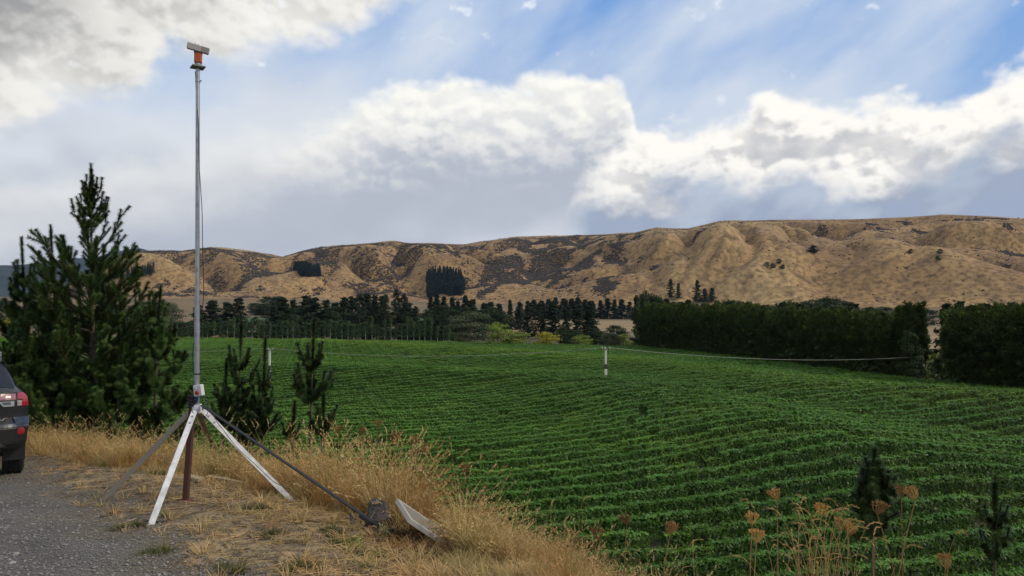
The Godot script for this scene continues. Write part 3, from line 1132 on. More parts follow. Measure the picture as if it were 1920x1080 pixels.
# A tall clipped shelter hedge from one end to the other: a wall of sprays below, loose tops above.
func hedge(label: String, a: Vector2, b: Vector2, tall_a: float, tall_b: float, thick: float, count: int) -> void:
	var o := thing("shelter_hedge", label, "hedge", on_land((a.x + b.x) / 2, (a.y + b.y) / 2))
	var m := leaf_mat(0.085, 0.128, 0.042, 0.7, 0.1)
	var sprays := []
	for i in 4:
		sprays.append(spray_mesh())
	var e := (b - a)
	var len := e.length()
	e /= len
	var n := Vector2(-e.y, e.x)      # to the vineyard's side or away
	var where := [[], [], [], []]
	var tints := [PackedColorArray(), PackedColorArray(), PackedColorArray(), PackedColorArray()]
	for i in count:
		var l := rnd(0, len)
		var f := rng.randf()
		var tall := lerpf(tall_a, tall_b, l / len) * (1.0 + 0.20 * rough.get_noise_2d(l / 9.0 + a.x, 3.0) + 0.05 * sin(l * 1.4 + a.x))
		var h: float
		var w: float
		var out: Vector3
		var side := 1.0 if rng.randf() < 0.6 else -1.0
		if f < 0.78:
			h = pow(rng.randf(), 0.85) * tall
			var q := h / tall
			var half := thick / 2 * (1.0 + 0.10 * smooth(0.35, 0.65, q) - 0.75 * smooth(0.72, 1.05, q))
			half += rough.get_noise_3d(l / 5.0, h / 4.0, side * 7.0 + a.y) * 2.6 * smooth(0.0, 0.6, q) + rnd(-0.25, 0.1)
			w = half * side
			out = Vector3(n.x * side, 0.35 + smooth(0.6, 1.0, q), -n.y * side)
		elif f < 0.93:
			h = tall * rnd(0.86, 1.03)
			w = rnd(-0.35, 0.35) * thick
			out = Vector3(rnd(-0.4, 0.4), 1.0, rnd(-0.4, 0.4))
		else:
			# the ends
			l = (0.0 if rng.randf() < 0.5 else len)
			h = rng.randf() * tall
			w = rnd(-0.5, 0.5) * thick
			var s := -1.0 if l == 0.0 else 1.0
			l += s * (rnd(-0.2, 0.5) + 0.7 * sin(h / tall * PI) * rnd(0.3, 1.0))
			out = Vector3(e.x * s, 0.4, -e.y * s)
		out = (out + rnd_dir() * 0.45).normalized()
		var p := a + e * l + n * w
		var z := out
		var x := Vector3.UP.cross(z).normalized()
		var size := rnd(0.8, 1.5) * (0.75 if h < tall * 0.4 else 1.1)
		var k := rng.randi() % 4
		where[k].append(Transform3D(Basis(x, z.cross(x), z) * Basis.from_scale(Vector3.ONE * size), Vector3(p.x, land(p.x, p.y) + h, -p.y) - o.position))
		var g := rnd(0.7, 1.15)
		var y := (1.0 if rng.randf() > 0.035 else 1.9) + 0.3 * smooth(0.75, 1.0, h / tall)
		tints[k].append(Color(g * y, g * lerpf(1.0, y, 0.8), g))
	for k in 4:
		scatter("foliage", sprays[k], m, where[k], tints[k], o)
	var s := Shape.new()
	var l := 1.5
	while l < len:
		var p := on_land(a.x + e.x * l, a.y + e.y * l) - o.position
		s.rod(p - Vector3(0, 0.4, 0), p + Vector3(0, lerpf(tall_a, tall_b, l / len) * 0.85, 0), 0.28, 0.08, 6)
		l += 3.2
	var tr := obj("trunks", s.mesh(), mat(0.09, 0.07, 0.055, 0.9), o)
	tr.set_meta("kind", "stuff")


# A flat spray of scale leaves pointing along z.
func spray_mesh() -> ArrayMesh:
	var s := Shape.new()
	for i in 44:
		var t := rng.randf()
		var p := Vector3(rnd(-0.65, 0.65) * (1.15 - t), rnd(-0.25, 0.25), t * 0.8 - 0.2)
		var tip := Vector3(p.x * 1.2 + rnd(-0.3, 0.3), rnd(-0.1, 0.35), 1.0).normalized() * rnd(0.22, 0.42)
		var w := tip.cross(rnd_dir()).normalized() * 0.10
		var g := rnd(0.6, 1.0)
		s.col = Color(g, g, g * 0.9)
		s.tri(p - w, p + tip, p + w)
	return s.mesh()


func build_hedges() -> void:
	hedge("long tall dark clipped hedge left of the gap on the right", Vector2(50, 271), Vector2(76.0, 142), 15.5, 12.0, 6.0, 24000)
	hedge("near tall dark clipped hedge at the right edge", Vector2(77.4, 127), Vector2(95, 58), 12.6, 12.6, 6.0, 24000)
	tree_at("cypress", "small young cypress at the right end of the long hedge", 1707, 628, 137, 4.2)
	tree_at("bright_tree", "narrow yellow-green tree in the gap between the hedges", 1740, 655, 150, 4.0)
	# ragged leaders stand above the clipped part
	var tops := [[1194, 556], [1212, 566], [1236, 560], [1262, 568], [1290, 564], [1318, 571], [1344, 566], [1376, 573], [1404, 568], [1436, 574], [1468, 569], [1500, 575], [1536, 570], [1566, 576], [1600, 573], [1632, 579], [1660, 588]]
	leaders("leafy top rising out of the long hedge", tops, Vector2(50, 271), Vector2(76.0, 142), 8.5, "leaders of the long hedge")
	tops = [[1776, 572], [1800, 569], [1822, 576], [1848, 573], [1874, 575], [1900, 571], [1930, 576]]
	leaders("leafy top in the near hedge at the right edge", tops, Vector2(77.4, 127), Vector2(95, 58), 7.0, "leaders of the near hedge")


# Uncut trees that stand in the line of a hedge.
func leaders(what: String, tops: Array, a: Vector2, b: Vector2, wide: float, group: String) -> void:
	for i in tops.size():
		var k := bearing(tops[i][0], tops[i][1]).x
		var e := (b - a).normalized()
		var d := a.y + e.y * (k * a.y - a.x) / (e.x - k * e.y)
		tree_at("hedge_conifer", "%s, %s from the left" % [what, nth(i)], tops[i][0], tops[i][1], d, wide * rnd(0.8, 1.3), group)




# ---------------------------------------------------------------- the vineyard

# One leaf as a bent diamond.
func leaf(s: Shape, p: Vector3, tip: Vector3, side: Vector3) -> void:
	s.tri(p - side, p + tip * 0.55, p + side)
	s.tri(p - side * 0.8 + tip * 0.12, p + tip, p + side * 0.8 + tip * 0.12)


# A length of trained vine: a wall of leaves with loose shoots on top. Its row runs along x, its foot is at the origin.
func vine_mesh(length: float, leaves: int, size: float, shoots: int) -> ArrayMesh:
	var s := Shape.new()
	var top := rnd(1.75, 1.88)
	for i in leaves:
		var x := rnd(-0.5, 0.5) * length * 1.12
		var a := rnd(-1.0, 1.0)
		var face := rng.randf()
		var bulge := 0.235 + 0.04 * sin(x * 5.0 + top * 9.0) + rnd(-0.03, 0.03)
		var p: Vector3
		var out: Vector3
		var young := 0.0  # lightens leaves near the top edge, painting sky light into their colour
		if face < 0.30:
			p = Vector3(x, top + rnd(-0.04, 0.04) + 0.03 * sin(x * 7.0), a * bulge)
			out = Vector3(rnd(-0.3, 0.3), 1.0, a * 0.4)
		else:
			var y := rnd(0.55, top)
			var side := -1.0 if face < 0.65 else 1.0
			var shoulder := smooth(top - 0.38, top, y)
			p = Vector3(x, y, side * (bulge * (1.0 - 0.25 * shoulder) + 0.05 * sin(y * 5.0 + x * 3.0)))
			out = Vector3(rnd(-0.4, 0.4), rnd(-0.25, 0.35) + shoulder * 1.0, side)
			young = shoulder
		out = (out + rnd_dir() * 0.3).normalized()
		var tip := (out.cross(rnd_dir()) + out.cross(out.cross(Vector3.UP)) * 0.5).normalized() * size * rnd(0.75, 1.3)
		var w := tip.cross(out).normalized() * size * rnd(0.42, 0.6)
		var g := rnd(0.72, 1.0) if face < 0.30 else rnd(0.27, 0.45) + 0.38 * young * rng.randf()  # tops paler, sides darker: sky light and side shade painted in, besides fresh growth
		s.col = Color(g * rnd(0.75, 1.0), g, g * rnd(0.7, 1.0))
		leaf(s, p, tip, w)
	for i in shoots:
		var x := rnd(-0.5, 0.5) * length
		var b := Vector3(x, top - 0.05, rnd(-0.18, 0.18))
		var e := b + Vector3(rnd(-0.22, 0.22), rnd(0.15, 0.42), rnd(-0.2, 0.2))
		for k in 5:
			var p := b.lerp(e, (k + 0.5) / 5.0)
			var tip := (rnd_dir() + Vector3.UP * 0.6).normalized() * size * rnd(0.5, 0.95)
			var g := rnd(0.85, 1.0)
			s.col = Color(g * 1.0, g, g * 0.8)
			leaf(s, p, tip, tip.cross(rnd_dir()).normalized() * size * 0.34)
	return s.mesh()


func build_vineyard() -> void:
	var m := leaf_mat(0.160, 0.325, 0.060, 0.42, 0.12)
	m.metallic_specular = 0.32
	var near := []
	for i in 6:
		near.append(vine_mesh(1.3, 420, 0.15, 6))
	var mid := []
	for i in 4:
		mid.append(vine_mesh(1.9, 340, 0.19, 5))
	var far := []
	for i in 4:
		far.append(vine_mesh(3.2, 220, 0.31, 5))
	var post := Shape.new()
	post.rod(Vector3.ZERO, Vector3(0, 1.75, 0), 0.05, 0.05, 6)
	var post_mesh := post.mesh()
	var post_mat := mat(0.30, 0.27, 0.23, 0.9)
	var t := Vector2(0.966, 0.259)
	var n := Vector2(-0.259, 0.966)
	var c := 19.0
	var row := 0
	while c < 410.0:
		var kinds: Array = near if c < 72 else mid if c < 165 else far
		var step := 1.15 if c < 72 else 1.7 if c < 165 else 2.9
		var where := []
		for k in kinds.size():
			where.append([])
		var tints := []
		for k in kinds.size():
			tints.append(PackedColorArray())
		var posts := []
		var l := -330.0
		var dead := 0.0
		var count := 0
		while l < 330.0:
			l += step
			var x := n.x * c + t.x * l
			var d := n.y * c + t.y * l
			if d < 8 or absf(x) > d * 0.80 + 14.0 or not in_yard(x, d):
				continue
			var y := land(x, d)
			if d < 120 and y > plain_height(x, d) + 0.5:
				continue
			# weak places: a vine missing, or a young one
			var weak := soft.get_noise_2d(x / 16.0, d / 9.0)
			if rng.randf() < 0.012 + 0.05 * smooth(0.2, 0.5, weak):
				continue
			var y2 := land(x + t.x * 0.8, d + t.y * 0.8)
			var along_row := Vector3(t.x * 0.8, y2 - y, -t.y * 0.8).normalized()
			var out := along_row.cross(Vector3.UP).normalized()
			if rng.randf() < 0.5:
				along_row = -along_row
				out = -out
			var b := Basis(along_row, Vector3.UP, out)
			var h := rnd(0.96, 1.04) * (1.0 - 0.16 * smooth(0.15, 0.5, weak))
			b = b * Basis.from_scale(Vector3(1, h, rnd(0.85, 1.15)))
			var k := rng.randi() % kinds.size()
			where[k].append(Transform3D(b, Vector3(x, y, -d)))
			var g := rnd(0.88, 1.1) * (1.0 + 0.25 * soft.get_noise_2d(x / 60.0, d / 60.0))
			var yellow := smooth(0.0, 0.5, weak) * 0.5 + rnd(0, 0.1)
			# sparser, paler growth on the swells of the ground
			yellow += 0.55 * exp(-pow(near_line(ridge_a, Vector2(x, d)) / 9.0, 2.0)) + 0.25 * smooth(285, 330, d)
			tints[k].append(Color(g * (1.0 + yellow * 0.75), g * (1.0 + yellow * 0.32), g))
			count += 1
			if c < 90 and count % 23 == 0:
				posts.append(Transform3D(Basis.from_scale(Vector3(1, rnd(0.95, 1.08), 1)), Vector3(x, y, -d)))
		if count > 0:
			var o := thing("vine_row", "leafy green vine row, %s counted from the foreground bank" % nth(row) if row < 40 else "leafy green vine row in the far part of the vineyard", "vine row", Vector3.ZERO, 0.0, "rows of vines in the vineyard")
			for k in kinds.size():
				if where[k].size():
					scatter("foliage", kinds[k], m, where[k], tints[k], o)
			if posts.size():
				scatter("trellis_post", post_mesh, post_mat, posts, PackedColorArray(), o)
			row += 1
		c += 2.4 * (1.0 + 0.02 * rnd(-1, 1))


# ---------------------------------------------------------------- power line

var pole_tops := []


func power_pole(label: String, u: float, v_top: float, v_foot: float) -> Vector3:
	var f := hit(u, v_foot)
	var tall := at(u, v_top, -f.z).y - f.y
	var o := thing("power_pole", label, "power pole", f)
	var white := mat(0.80, 0.81, 0.72, 0.8)
	var grey := mat(0.075, 0.068, 0.055, 0.9)
	var s := Shape.new()
	s.box(Transform3D(Basis(), Vector3(0, tall * 0.24 - 0.4, 0)), Vector3(0.36, tall * 0.48 + 0.8, 0.30), 0.03)
	obj("pole_foot", s.mesh(), white, o)
	s = Shape.new()
	s.box(Transform3D(Basis(), Vector3(0, tall * 0.54, 0)), Vector3(0.31, tall * 0.12 + 0.02, 0.26), 0.02)
	obj("dark_band", s.mesh(), grey, o)
	s = Shape.new()
	s.box(Transform3D(Basis(), Vector3(0, tall * 0.80, 0)), Vector3(0.29, tall * 0.40, 0.24), 0.03)
	obj("pole_shaft", s.mesh(), white, o)
	s = Shape.new()
	s.box(Transform3D(Basis(Vector3.UP, 0.15), Vector3(0, tall - 0.1, 0.2)), Vector3(1.3, 0.14, 0.12), 0.02)
	obj("crossarm", s.mesh(), mat(0.20, 0.17, 0.14, 0.9), o)
	for k in [-0.55, -0.15, 0.55]:
		s = Shape.new()
		s.lathe(Transform3D(Basis(), Vector3(k, tall - 0.03, 0.2)), PackedVector2Array([Vector2(0.03, 0), Vector2(0.03, 0.08), Vector2(0.09, 0.1), Vector2(0.09, 0.17), Vector2(0.05, 0.2), Vector2(0.08, 0.23), Vector2(0.0, 0.27)]), 10)
		obj("insulator", s.mesh(), mat(0.72, 0.72, 0.68, 0.3), o)
	return f + Vector3(0, tall + 0.2, 0.2)


func wire(label: String, a: Vector3, b: Vector3, sag: float) -> void:
	var pts := PackedVector3Array()
	var r := PackedFloat32Array()
	for i in 25:
		var t := i / 24.0
		pts.append(a.lerp(b, t) - Vector3(0, sag * 4.0 * t * (1.0 - t), 0))
		r.append(0.028)
	var s := Shape.new()
	s.tube(pts, r, 5, false)
	tag(obj("power_line", s.mesh(), mat(0.42, 0.43, 0.38, 0.6)), label, "power line")


func build_poles() -> void:
	var a := power_pole("white concrete power pole left of centre behind the small pines", 505, 655, 731)
	var b := power_pole("white concrete power pole right of centre in the vines", 1136, 653, 728)
	var f := hit(1732, 722)
	var o := thing("power_pole", "dark wooden pole in the gap between the two hedges", "power pole", f)
	var tall := at(1732, 655, -f.z).y - f.y
	var s := Shape.new()
	s.rod(Vector3(0, -0.5, 0), Vector3(0, tall, 0), 0.15, 0.11, 8)
	obj("pole_shaft", s.mesh(), mat(0.06, 0.05, 0.04, 0.9), o)
	s = Shape.new()
	s.box(Transform3D(Basis(), Vector3(-0.05, tall * 0.55, 0.2)), Vector3(0.3, 0.42, 0.06), 0.02)
	obj("white_plate", s.mesh(), mat(0.75, 0.75, 0.72, 0.6), o)
	wire("pale power line from beyond the left edge to the left white pole", at(-260, 672, 190), a, 0.8)
	wire("pale power line sagging between the two white poles", a + Vector3(0.2, 0, 0), b - Vector3(0.55, 0.1, 0), 1.3)
	wire("pale power line sagging from the right white pole to the hedge gap", b + Vector3(0.5, -0.1, 0), at(1732, 668, -f.z), 1.2)
	var posts := [[1716, 717, 3.2, "white leaning fence post at the end of the long hedge"], [1823, 737, 1.8, "short pale fence post at the near hedge's foot, left one"], [1890, 747, 1.8, "short pale fence post at the near hedge's foot, right one"]]
	for p in posts:
		var g := hit(p[0], p[1])
		s = Shape.new()
		s.rod(Vector3(0, -0.4, 0), Vector3(0.12, p[2] * 0.5, 0), 0.08, 0.07, 7)
		var q := obj("fence_post", s.mesh(), mat(0.5, 0.49, 0.45, 0.9))
		q.position = g
		tag(q, p[3], "fence post")


# ---------------------------------------------------------------- the gravel road

func stone_mesh() -> ArrayMesh:
	var s := Shape.new()
	var p := []
	for j in 3:
		for k in 6:
			var a := TAU * (k + 0.5 * j) / 6.0
			var r: float = [0.38, 0.5, 0.30][j] * rnd(0.8, 1.2)
			p.append(Vector3(cos(a) * r, [-0.12, 0.08, 0.30][j] * rnd(0.8, 1.2), sin(a) * r * 0.8))
	for j in 2:
		for k in 6:
			var l := (k + 1) % 6
			s.face([p[j * 6 + k], p[j * 6 + l], p[j * 6 + 6 + k]], Vector3(0, 0.05, 0))
			s.face([p[j * 6 + l], p[j * 6 + 6 + k], p[j * 6 + 6 + l]], Vector3(0, 0.05, 0))
	s.face([p[12], p[13], p[14], p[15], p[16], p[17]], Vector3.ZERO)
	return s.mesh()


func build_road() -> void:
	var w := 300
	var h := 330
	var p := PackedVector3Array()
	var c := PackedColorArray()
	var keep := PackedByteArray()
	for j in h:
		for i in w:
			var x := lerpf(-16.0, 6.0, i / (w - 1.0))
			var d := lerpf(-4.0, 20.0, j / (h - 1.0))
			var s := over_crest(x, d)
			var edge := s + rough.get_noise_2d(x / 1.6, d / 1.6) * 0.75 + smooth(9.5, 12.0, d) * -0.4
			p.append(Vector3(x, land(x, d) + 0.006 + 0.03 * smooth(-1.9, -3.2, s), -d))
			keep.append(1 if edge < -1.9 and s > -7.5 else 0)
			var f := 0.92 + 0.35 * rough.get_noise_2d(x / 0.9, d / 0.9)
			var k := Color(0.185, 0.178, 0.165).lerp(Color(0.235, 0.195, 0.135), smooth(-2.9, -1.9, edge))
			c.append(Color(k.r * f * 2.0, k.g * f * 2.0, k.b * f * 2.0))
	var m := mat(0.5, 0.5, 0.5, 0.95, 0.0, true)
	world_textured(m, noise_tex(512, 9, 4, 0.45, 1.4, 51), noise_tex(512, 11, 4, 0.0, 1.0, 52, FastNoiseLite.TYPE_CELLULAR), 0.7, 1.6)
	tag(obj("gravel_road", sheet(p, w, h, c, keep), m), "grey gravel road in the lower left corner", "", "", "structure")
	# loose stones, thinning out over the dirt
	var stones := [stone_mesh(), stone_mesh(), stone_mesh()]
	var sm := mat(0.5, 0.5, 0.5, 0.9, 0.0, true)
	var where := [[], [], []]
	var tints := [PackedColorArray(), PackedColorArray(), PackedColorArray()]
	for i in 70000:
		var d := 4.6 + 9.0 * pow(rng.randf(), 1.6)
		var x := rnd(-0.75, 0.2) * d
		var s := over_crest(x, d)
		if s > -0.2 or s < -7:
			continue
		if s + rough.get_noise_2d(x / 1.6, d / 1.6) * 0.75 > -1.75 and rng.randf() > 0.05 * smooth(-0.2, -1.8, s) + 0.008:
			continue
		var size := 0.007 + 0.024 * pow(rng.randf(), 4.0) + (0.03 if rng.randf() < 0.004 else 0.0)
		var k := rng.randi() % 3
		where[k].append(Transform3D(Basis(Vector3.UP, rnd(0, TAU)) * Basis(Vector3.RIGHT, rnd(-0.4, 0.4)) * Basis.from_scale(Vector3(size, size * rnd(0.5, 0.9), size)), Vector3(x, land(x, d) + 0.012 + 0.028 * smooth(-1.9, -3.2, s), -d)))
		var g := rnd(0.22, 0.62) * (1.35 if rng.randf() < 0.07 else 1.0)
		tints[k].append(Color(g, g * rnd(0.93, 1.0), g * rnd(0.82, 0.98)))
	for k in 3:
		scatter("gravel", stones[k], sm, where[k], tints[k]).set_meta("label", "loose grey stones on the gravel road")


# ---------------------------------------------------------------- young pines on the bank

# A shoot thick with needles, one metre long, pointing along y. thick: how far the needles stand off.
func brush_mesh(needles: int, thick: float, size: float) -> ArrayMesh:
	var s := Shape.new()
	s.col = Color(0.55, 0.42, 0.3)
	s.rod(Vector3.ZERO, Vector3(0, 0.97, 0), 0.014, 0.009, 4)
	for i in needles:
		var t := pow(rng.randf(), 0.85)
		var a := rnd(0, TAU)
		var o := Vector3(cos(a), 0, sin(a))
		var lift := rnd(0.55, 1.15) + 0.5 * t
		var tip := (o + Vector3.UP * lift).normalized() * size * rnd(0.75, 1.2)
		tip.x *= thick
		tip.z *= thick
		var p := Vector3(0, t, 0) + o * 0.012
		var w := Vector3(-sin(a), 0, cos(a)).rotated(o, rnd(-1.2, 1.2)) * size * 0.055
		var g := rnd(0.6, 1.0)
		s.col = Color(g * rnd(0.85, 1.0), g, g * rnd(0.8, 1.0))
		s.tri(p - w, p + tip, p + w)
	return s.mesh()


var brushes := []
var needle_mats := {}


func brush_at(p: Vector3, dirn: Vector3, length: float, fat: float) -> Transform3D:
	var y := dirn.normalized()
	var x := y.cross(rnd_dir()).normalized()
	return Transform3D(Basis(x, y, x.cross(y)) * Basis.from_scale(Vector3(fat, length, fat)), p)


# A branch: rises, then turns upward; its shoots go into where.
func branch(s: Shape, where: Array, root: Vector3, turn: float, length: float, rise: float, turn_up: float, bare: float, bushy: int, fat: float) -> void:
	var pts := PackedVector3Array()
	var rad := PackedFloat32Array()
	var p := root
	var n := 7
	for i in n:
		pts.append(p)
		rad.append(lerpf(0.008 + length * 0.012, 0.005, i / (n - 1.0)))
		var e := rise + (turn_up - rise) * (i / (n - 1.0))
		turn += rnd(-0.12, 0.12)
		p += Vector3(cos(turn) * cos(e), sin(e), sin(turn) * cos(e)) * length / (n - 1.0)
	s.tube(pts, rad, 5, false)
	for i in range(1, n):
		var t := i / (n - 1.0)
		if t < bare:
			continue
		var a := pts[i - 1]
		var dirn := pts[i] - a
		var l := dirn.length() * 1.35
		where.append(brush_at(a, dirn + rnd_dir() * 0.05, l, fat))
		for k in bushy:
			var side := rnd_dir()
			side = (side - dirn.normalized() * side.dot(dirn.normalized())).normalized()
			var out := (dirn.normalized() * 0.8 + side * rnd(0.6, 1.1) + Vector3.UP * rnd(0.25, 0.75)).normalized()
			where.append(brush_at(pts[i] - dirn * rng.randf(), out, rnd(0.22, 0.42) * clampf(length, 0.6, 1.3), fat * rnd(0.8, 1.0)))
	where.append(brush_at(pts[n - 1], pts[n - 1] - pts[n - 2], 0.26 * fat, fat))


# whorls: height share, branches, length, rise, final angle, bare share, side shoots, thickness
func pine(called: String, label: String, foot: Vector3, top: Vector3, r: float, whorls: Array, mid_color: Array, leader_brush: float, group := "") -> Node3D:
	if brushes.is_empty():
		for i in 3:
			brushes.append(brush_mesh(280, 1.0, 0.13))
	var o := thing(called, label, "pine tree", foot, 0.0, group)
	var lean := top - foot
	var pts := PackedVector3Array()
	var rad := PackedFloat32Array()
	for i in 12:
		var t := i / 11.0
		pts.append(lean * t + Vector3(sin(t * 7.0) * 0.02, 0, cos(t * 5.0) * 0.02 - 0.02) * lean.y * 0.3 * (1.0 - t))
		rad.append(lerpf(r, 0.008, t))
	pts[0] -= Vector3(0, 0.5, 0)
	var s := Shape.new()
	s.tube(pts, rad, 8, false)
	var bark := mat(0.115, 0.085, 0.065, 0.95)
	obj("trunk", s.mesh(), bark, o)
	var where := []
	var t := 1.0 - leader_brush
	while t < 0.999:
		where.append(brush_at(lean * t, lean + rnd_dir() * 0.02 * lean.y, 0.34, 0.7))
		t += 0.15 / lean.y
	where.append(brush_at(lean * 0.995, lean, 0.24, 0.75))
	for wh in whorls:
		if wh[0] > 1.0:      # given as a measured height in the photograph
			wh[0] = clampf((at(960, wh[0], -foot.z).y - foot.y) / lean.y, 0.02, 0.99)
		var turn := rnd(0, TAU)
		for k in wh[1]:
			var b := Shape.new()
			turn += TAU / wh[1] * rnd(0.75, 1.25)
			branch(b, where, lean * (wh[0] + rnd(-0.012, 0.012)), turn, wh[2] * rnd(0.78, 1.15), wh[3] + rnd(-0.1, 0.1), wh[4] + rnd(-0.12, 0.12), wh[5], wh[6], wh[7])
			obj("branch", b.mesh(), bark, o)
	var key := str(mid_color)
	if not needle_mats.has(key):
		needle_mats[key] = leaf_mat(mid_color[0], mid_color[1], mid_color[2], 0.55, 0.12)
	var groups := [[], [], []]
	var tints := [PackedColorArray(), PackedColorArray(), PackedColorArray()]
	for i in where.size():
		groups[i % 3].append(where[i])
		var g := rnd(0.75, 1.15)
		tints[i % 3].append(Color(g * rnd(0.9, 1.25), g, g * rnd(0.85, 1.0)))
	for k in 3:
		scatter("needles", brushes[k], needle_mats[key], groups[k], tints[k], o)
	return o


func build_pines() -> void:
	var green := [0.078, 0.138, 0.040]
	# the large one on the left
	var f := on_land(-10.2, 17.3)
	var top := at(171, 333, 17.3)
	f.x = at(176, 700, 17.3).x
	f.y = land(f.x, 17.3)
	var w := []
	# lower crown, whorl on whorl
	for i in 11:
		var t := i / 10.0
		w.append([lerpf(805, 545, t), 5, lerpf(1.95, 1.45, t), lerpf(0.15, 0.5, t), 1.2, 0.28, 3 if t < 0.7 else 2, 0.85])
	# thinner towards the top, then a crowded leader
	w.append([520, 4, 1.2, 0.6, 1.4, 0.5, 1, 0.8])
	w.append([495, 3, 1.15, 0.8, 1.45, 0.55, 1, 0.8])
	w.append([466, 2, 0.85, 0.9, 1.5, 0.6, 0, 0.8])
	w.append([430, 4, 0.62, 0.5, 1.5, 0.3, 0, 0.8])
	w.append([414, 5, 0.55, 0.7, 1.5, 0.2, 0, 0.8])
	w.append([394, 5, 0.52, 1.1, 1.52, 0.1, 0, 0.75])
	w.append([380, 4, 0.40, 1.2, 1.52, 0.0, 0, 0.7])
	pine("young_pine", "large bushy young pine at the left beside the dark car", f, top, 0.085, w, green, 0.14)
	# a second leader stands in the left of the same clump
	pine("young_pine", "slender pine with a tall bare leader left of the large pine", on_land(at(60, 760, 18.2).x, 18.2), at(41, 462, 18.2), 0.06, [[0.15, 6, 1.3, 0.2, 1.1, 0.2, 4, 1.0], [0.3, 6, 1.1, 0.3, 1.2, 0.2, 4, 1.0], [0.45, 5, 0.85, 0.4, 1.3, 0.2, 3, 1.0], [0.58, 5, 0.6, 0.5, 1.35, 0.2, 2, 1.0], [0.70, 4, 0.5, 0.6, 1.4, 0.2, 1, 1.0], [0.80, 4, 0.38, 0.7, 1.45, 0.1, 0, 1.0]], green, 0.34)
	pine("young_pine", "thin pine leader rising just left of the large pine's crown", on_land(at(120, 760, 17.9).x, 17.9), at(96, 446, 17.9), 0.06, [[0.2, 5, 1.2, 0.2, 1.1, 0.2, 4, 1.0], [0.4, 5, 0.9, 0.3, 1.2, 0.2, 3, 1.0], [0.62, 4, 0.6, 0.6, 1.4, 0.2, 1, 1.0], [0.74, 4, 0.5, 0.7, 1.4, 0.2, 0, 0.9]], green, 0.3)
	pine("young_pine", "bushy pine on the right flank of the large pine", on_land(at(285, 760, 17.0).x, 17.0), at(300, 560, 17.0), 0.06, [[0.1, 6, 1.1, 0.2, 1.1, 0.15, 4, 1.0], [0.3, 6, 1.0, 0.3, 1.2, 0.15, 4, 1.0], [0.5, 6, 0.8, 0.5, 1.3, 0.15, 3, 1.0], [0.68, 5, 0.6, 0.6, 1.4, 0.15, 2, 1.0], [0.82, 4, 0.4, 0.8, 1.45, 0.1, 0, 1.0]], green, 0.3)
	pine("young_pine", "low bushy pine behind the car at the left edge", on_land(at(20, 780, 16.5).x, 16.5), at(8, 660, 16.5), 0.05, [[0.15, 6, 0.9, 0.2, 1.1, 0.1, 4, 1.0], [0.4, 6, 0.8, 0.4, 1.3, 0.1, 3, 1.0], [0.65, 5, 0.6, 0.6, 1.4, 0.1, 2, 1.0]], green, 0.3)
	pine("young_pine", "low pine filling the front of the large pine", on_land(at(215, 800, 16.4).x, 16.4), at(228, 662, 16.4), 0.05, [[0.1, 7, 0.9, 0.2, 1.1, 0.1, 4, 1.0], [0.35, 6, 0.85, 0.4, 1.3, 0.1, 3, 1.0], [0.6, 5, 0.6, 0.6, 1.4, 0.1, 3, 1.0]], green, 0.3)
	pine("young_pine", "low pine in front of the slender one by the car", on_land(at(95, 800, 16.6).x, 16.6), at(88, 668, 16.6), 0.05, [[0.1, 7, 0.9, 0.2, 1.1, 0.1, 4, 1.0], [0.35, 6, 0.85, 0.4, 1.3, 0.1, 3, 1.0], [0.6, 5, 0.6, 0.6, 1.4, 0.1, 3, 1.0]], green, 0.3)
	# saplings between the mast and the vines
	sapling("tall sapling pine nearest the mast, its leader bare", 452, 628, 15.5, [[812, 4, 0.45, 0.5, 1.4, 0.1, 1, 0.64], [780, 4, 0.42, 0.5, 1.4, 0.1, 1, 0.64], [752, 4, 0.45, 0.5, 1.45, 0.1, 0, 0.67], [722, 3, 0.52, 0.6, 1.4, 0.05, 0, 0.67], [690, 4, 0.34, 0.4, 1.5, 0.0, 0, 0.70]], 670)
	sapling("thin sapling pine in the middle of the three right of the mast", 497, 655, 15.3, [[815, 5, 0.4, 0.5, 1.4, 0.1, 1, 0.64], [785, 4, 0.36, 0.6, 1.45, 0.1, 1, 0.64], [760, 4, 0.32, 0.6, 1.45, 0.05, 0, 0.64], [732, 4, 0.30, 0.6, 1.5, 0.0, 0, 0.64]], 745)
	sapling("sapling pine like a candelabrum, right of the other saplings", 588, 620, 14.6, [[746, 6, 0.60, 0.15, 1.5, 0.12, 0, 0.84], [738, 3, 0.45, 0.5, 1.5, 0.05, 0, 0.81], [692, 5, 0.40, 0.6, 1.52, 0.0, 0, 0.78]], 700)
	sapling("short sapling pine at the foot of the candelabrum one, right side", 606, 762, 14.2, [[815, 4, 0.35, 0.5, 1.45, 0.0, 0, 0.70], [795, 3, 0.3, 0.4, 1.45, 0.0, 0, 0.70]], 815)
	sapling("short sapling pine between the thin one and the candelabrum one", 551, 785, 14.4, [[825, 4, 0.25, 0.6, 1.45, 0.0, 0, 0.64]], 830)
	sapling("low sapling pine behind the mast's right leg", 424, 700, 15.8, [[790, 4, 0.4, 0.5, 1.45, 0.0, 0, 0.64], [760, 4, 0.35, 0.5, 1.45, 0.0, 0, 0.64]], 755)
	sapling("low bushy sapling pine in front of the tall one", 470, 772, 14.8, [[830, 5, 0.45, 0.4, 1.4, 0.0, 1, 0.64], [805, 4, 0.4, 0.5, 1.45, 0.0, 1, 0.64]], 800)
	# two darker ones low on the bank at the right
	sapling("dark bushy-topped sapling pine low at the right", 1640, 872, 9.4, [[992, 6, 0.34, 0.85, 1.5, 0.0, 1, 0.78], [972, 6, 0.36, 0.8, 1.5, 0.0, 1, 0.78], [945, 6, 0.32, 0.95, 1.52, 0.0, 0, 0.78], [920, 5, 0.24, 1.1, 1.52, 0.0, 0, 0.75]], 985)
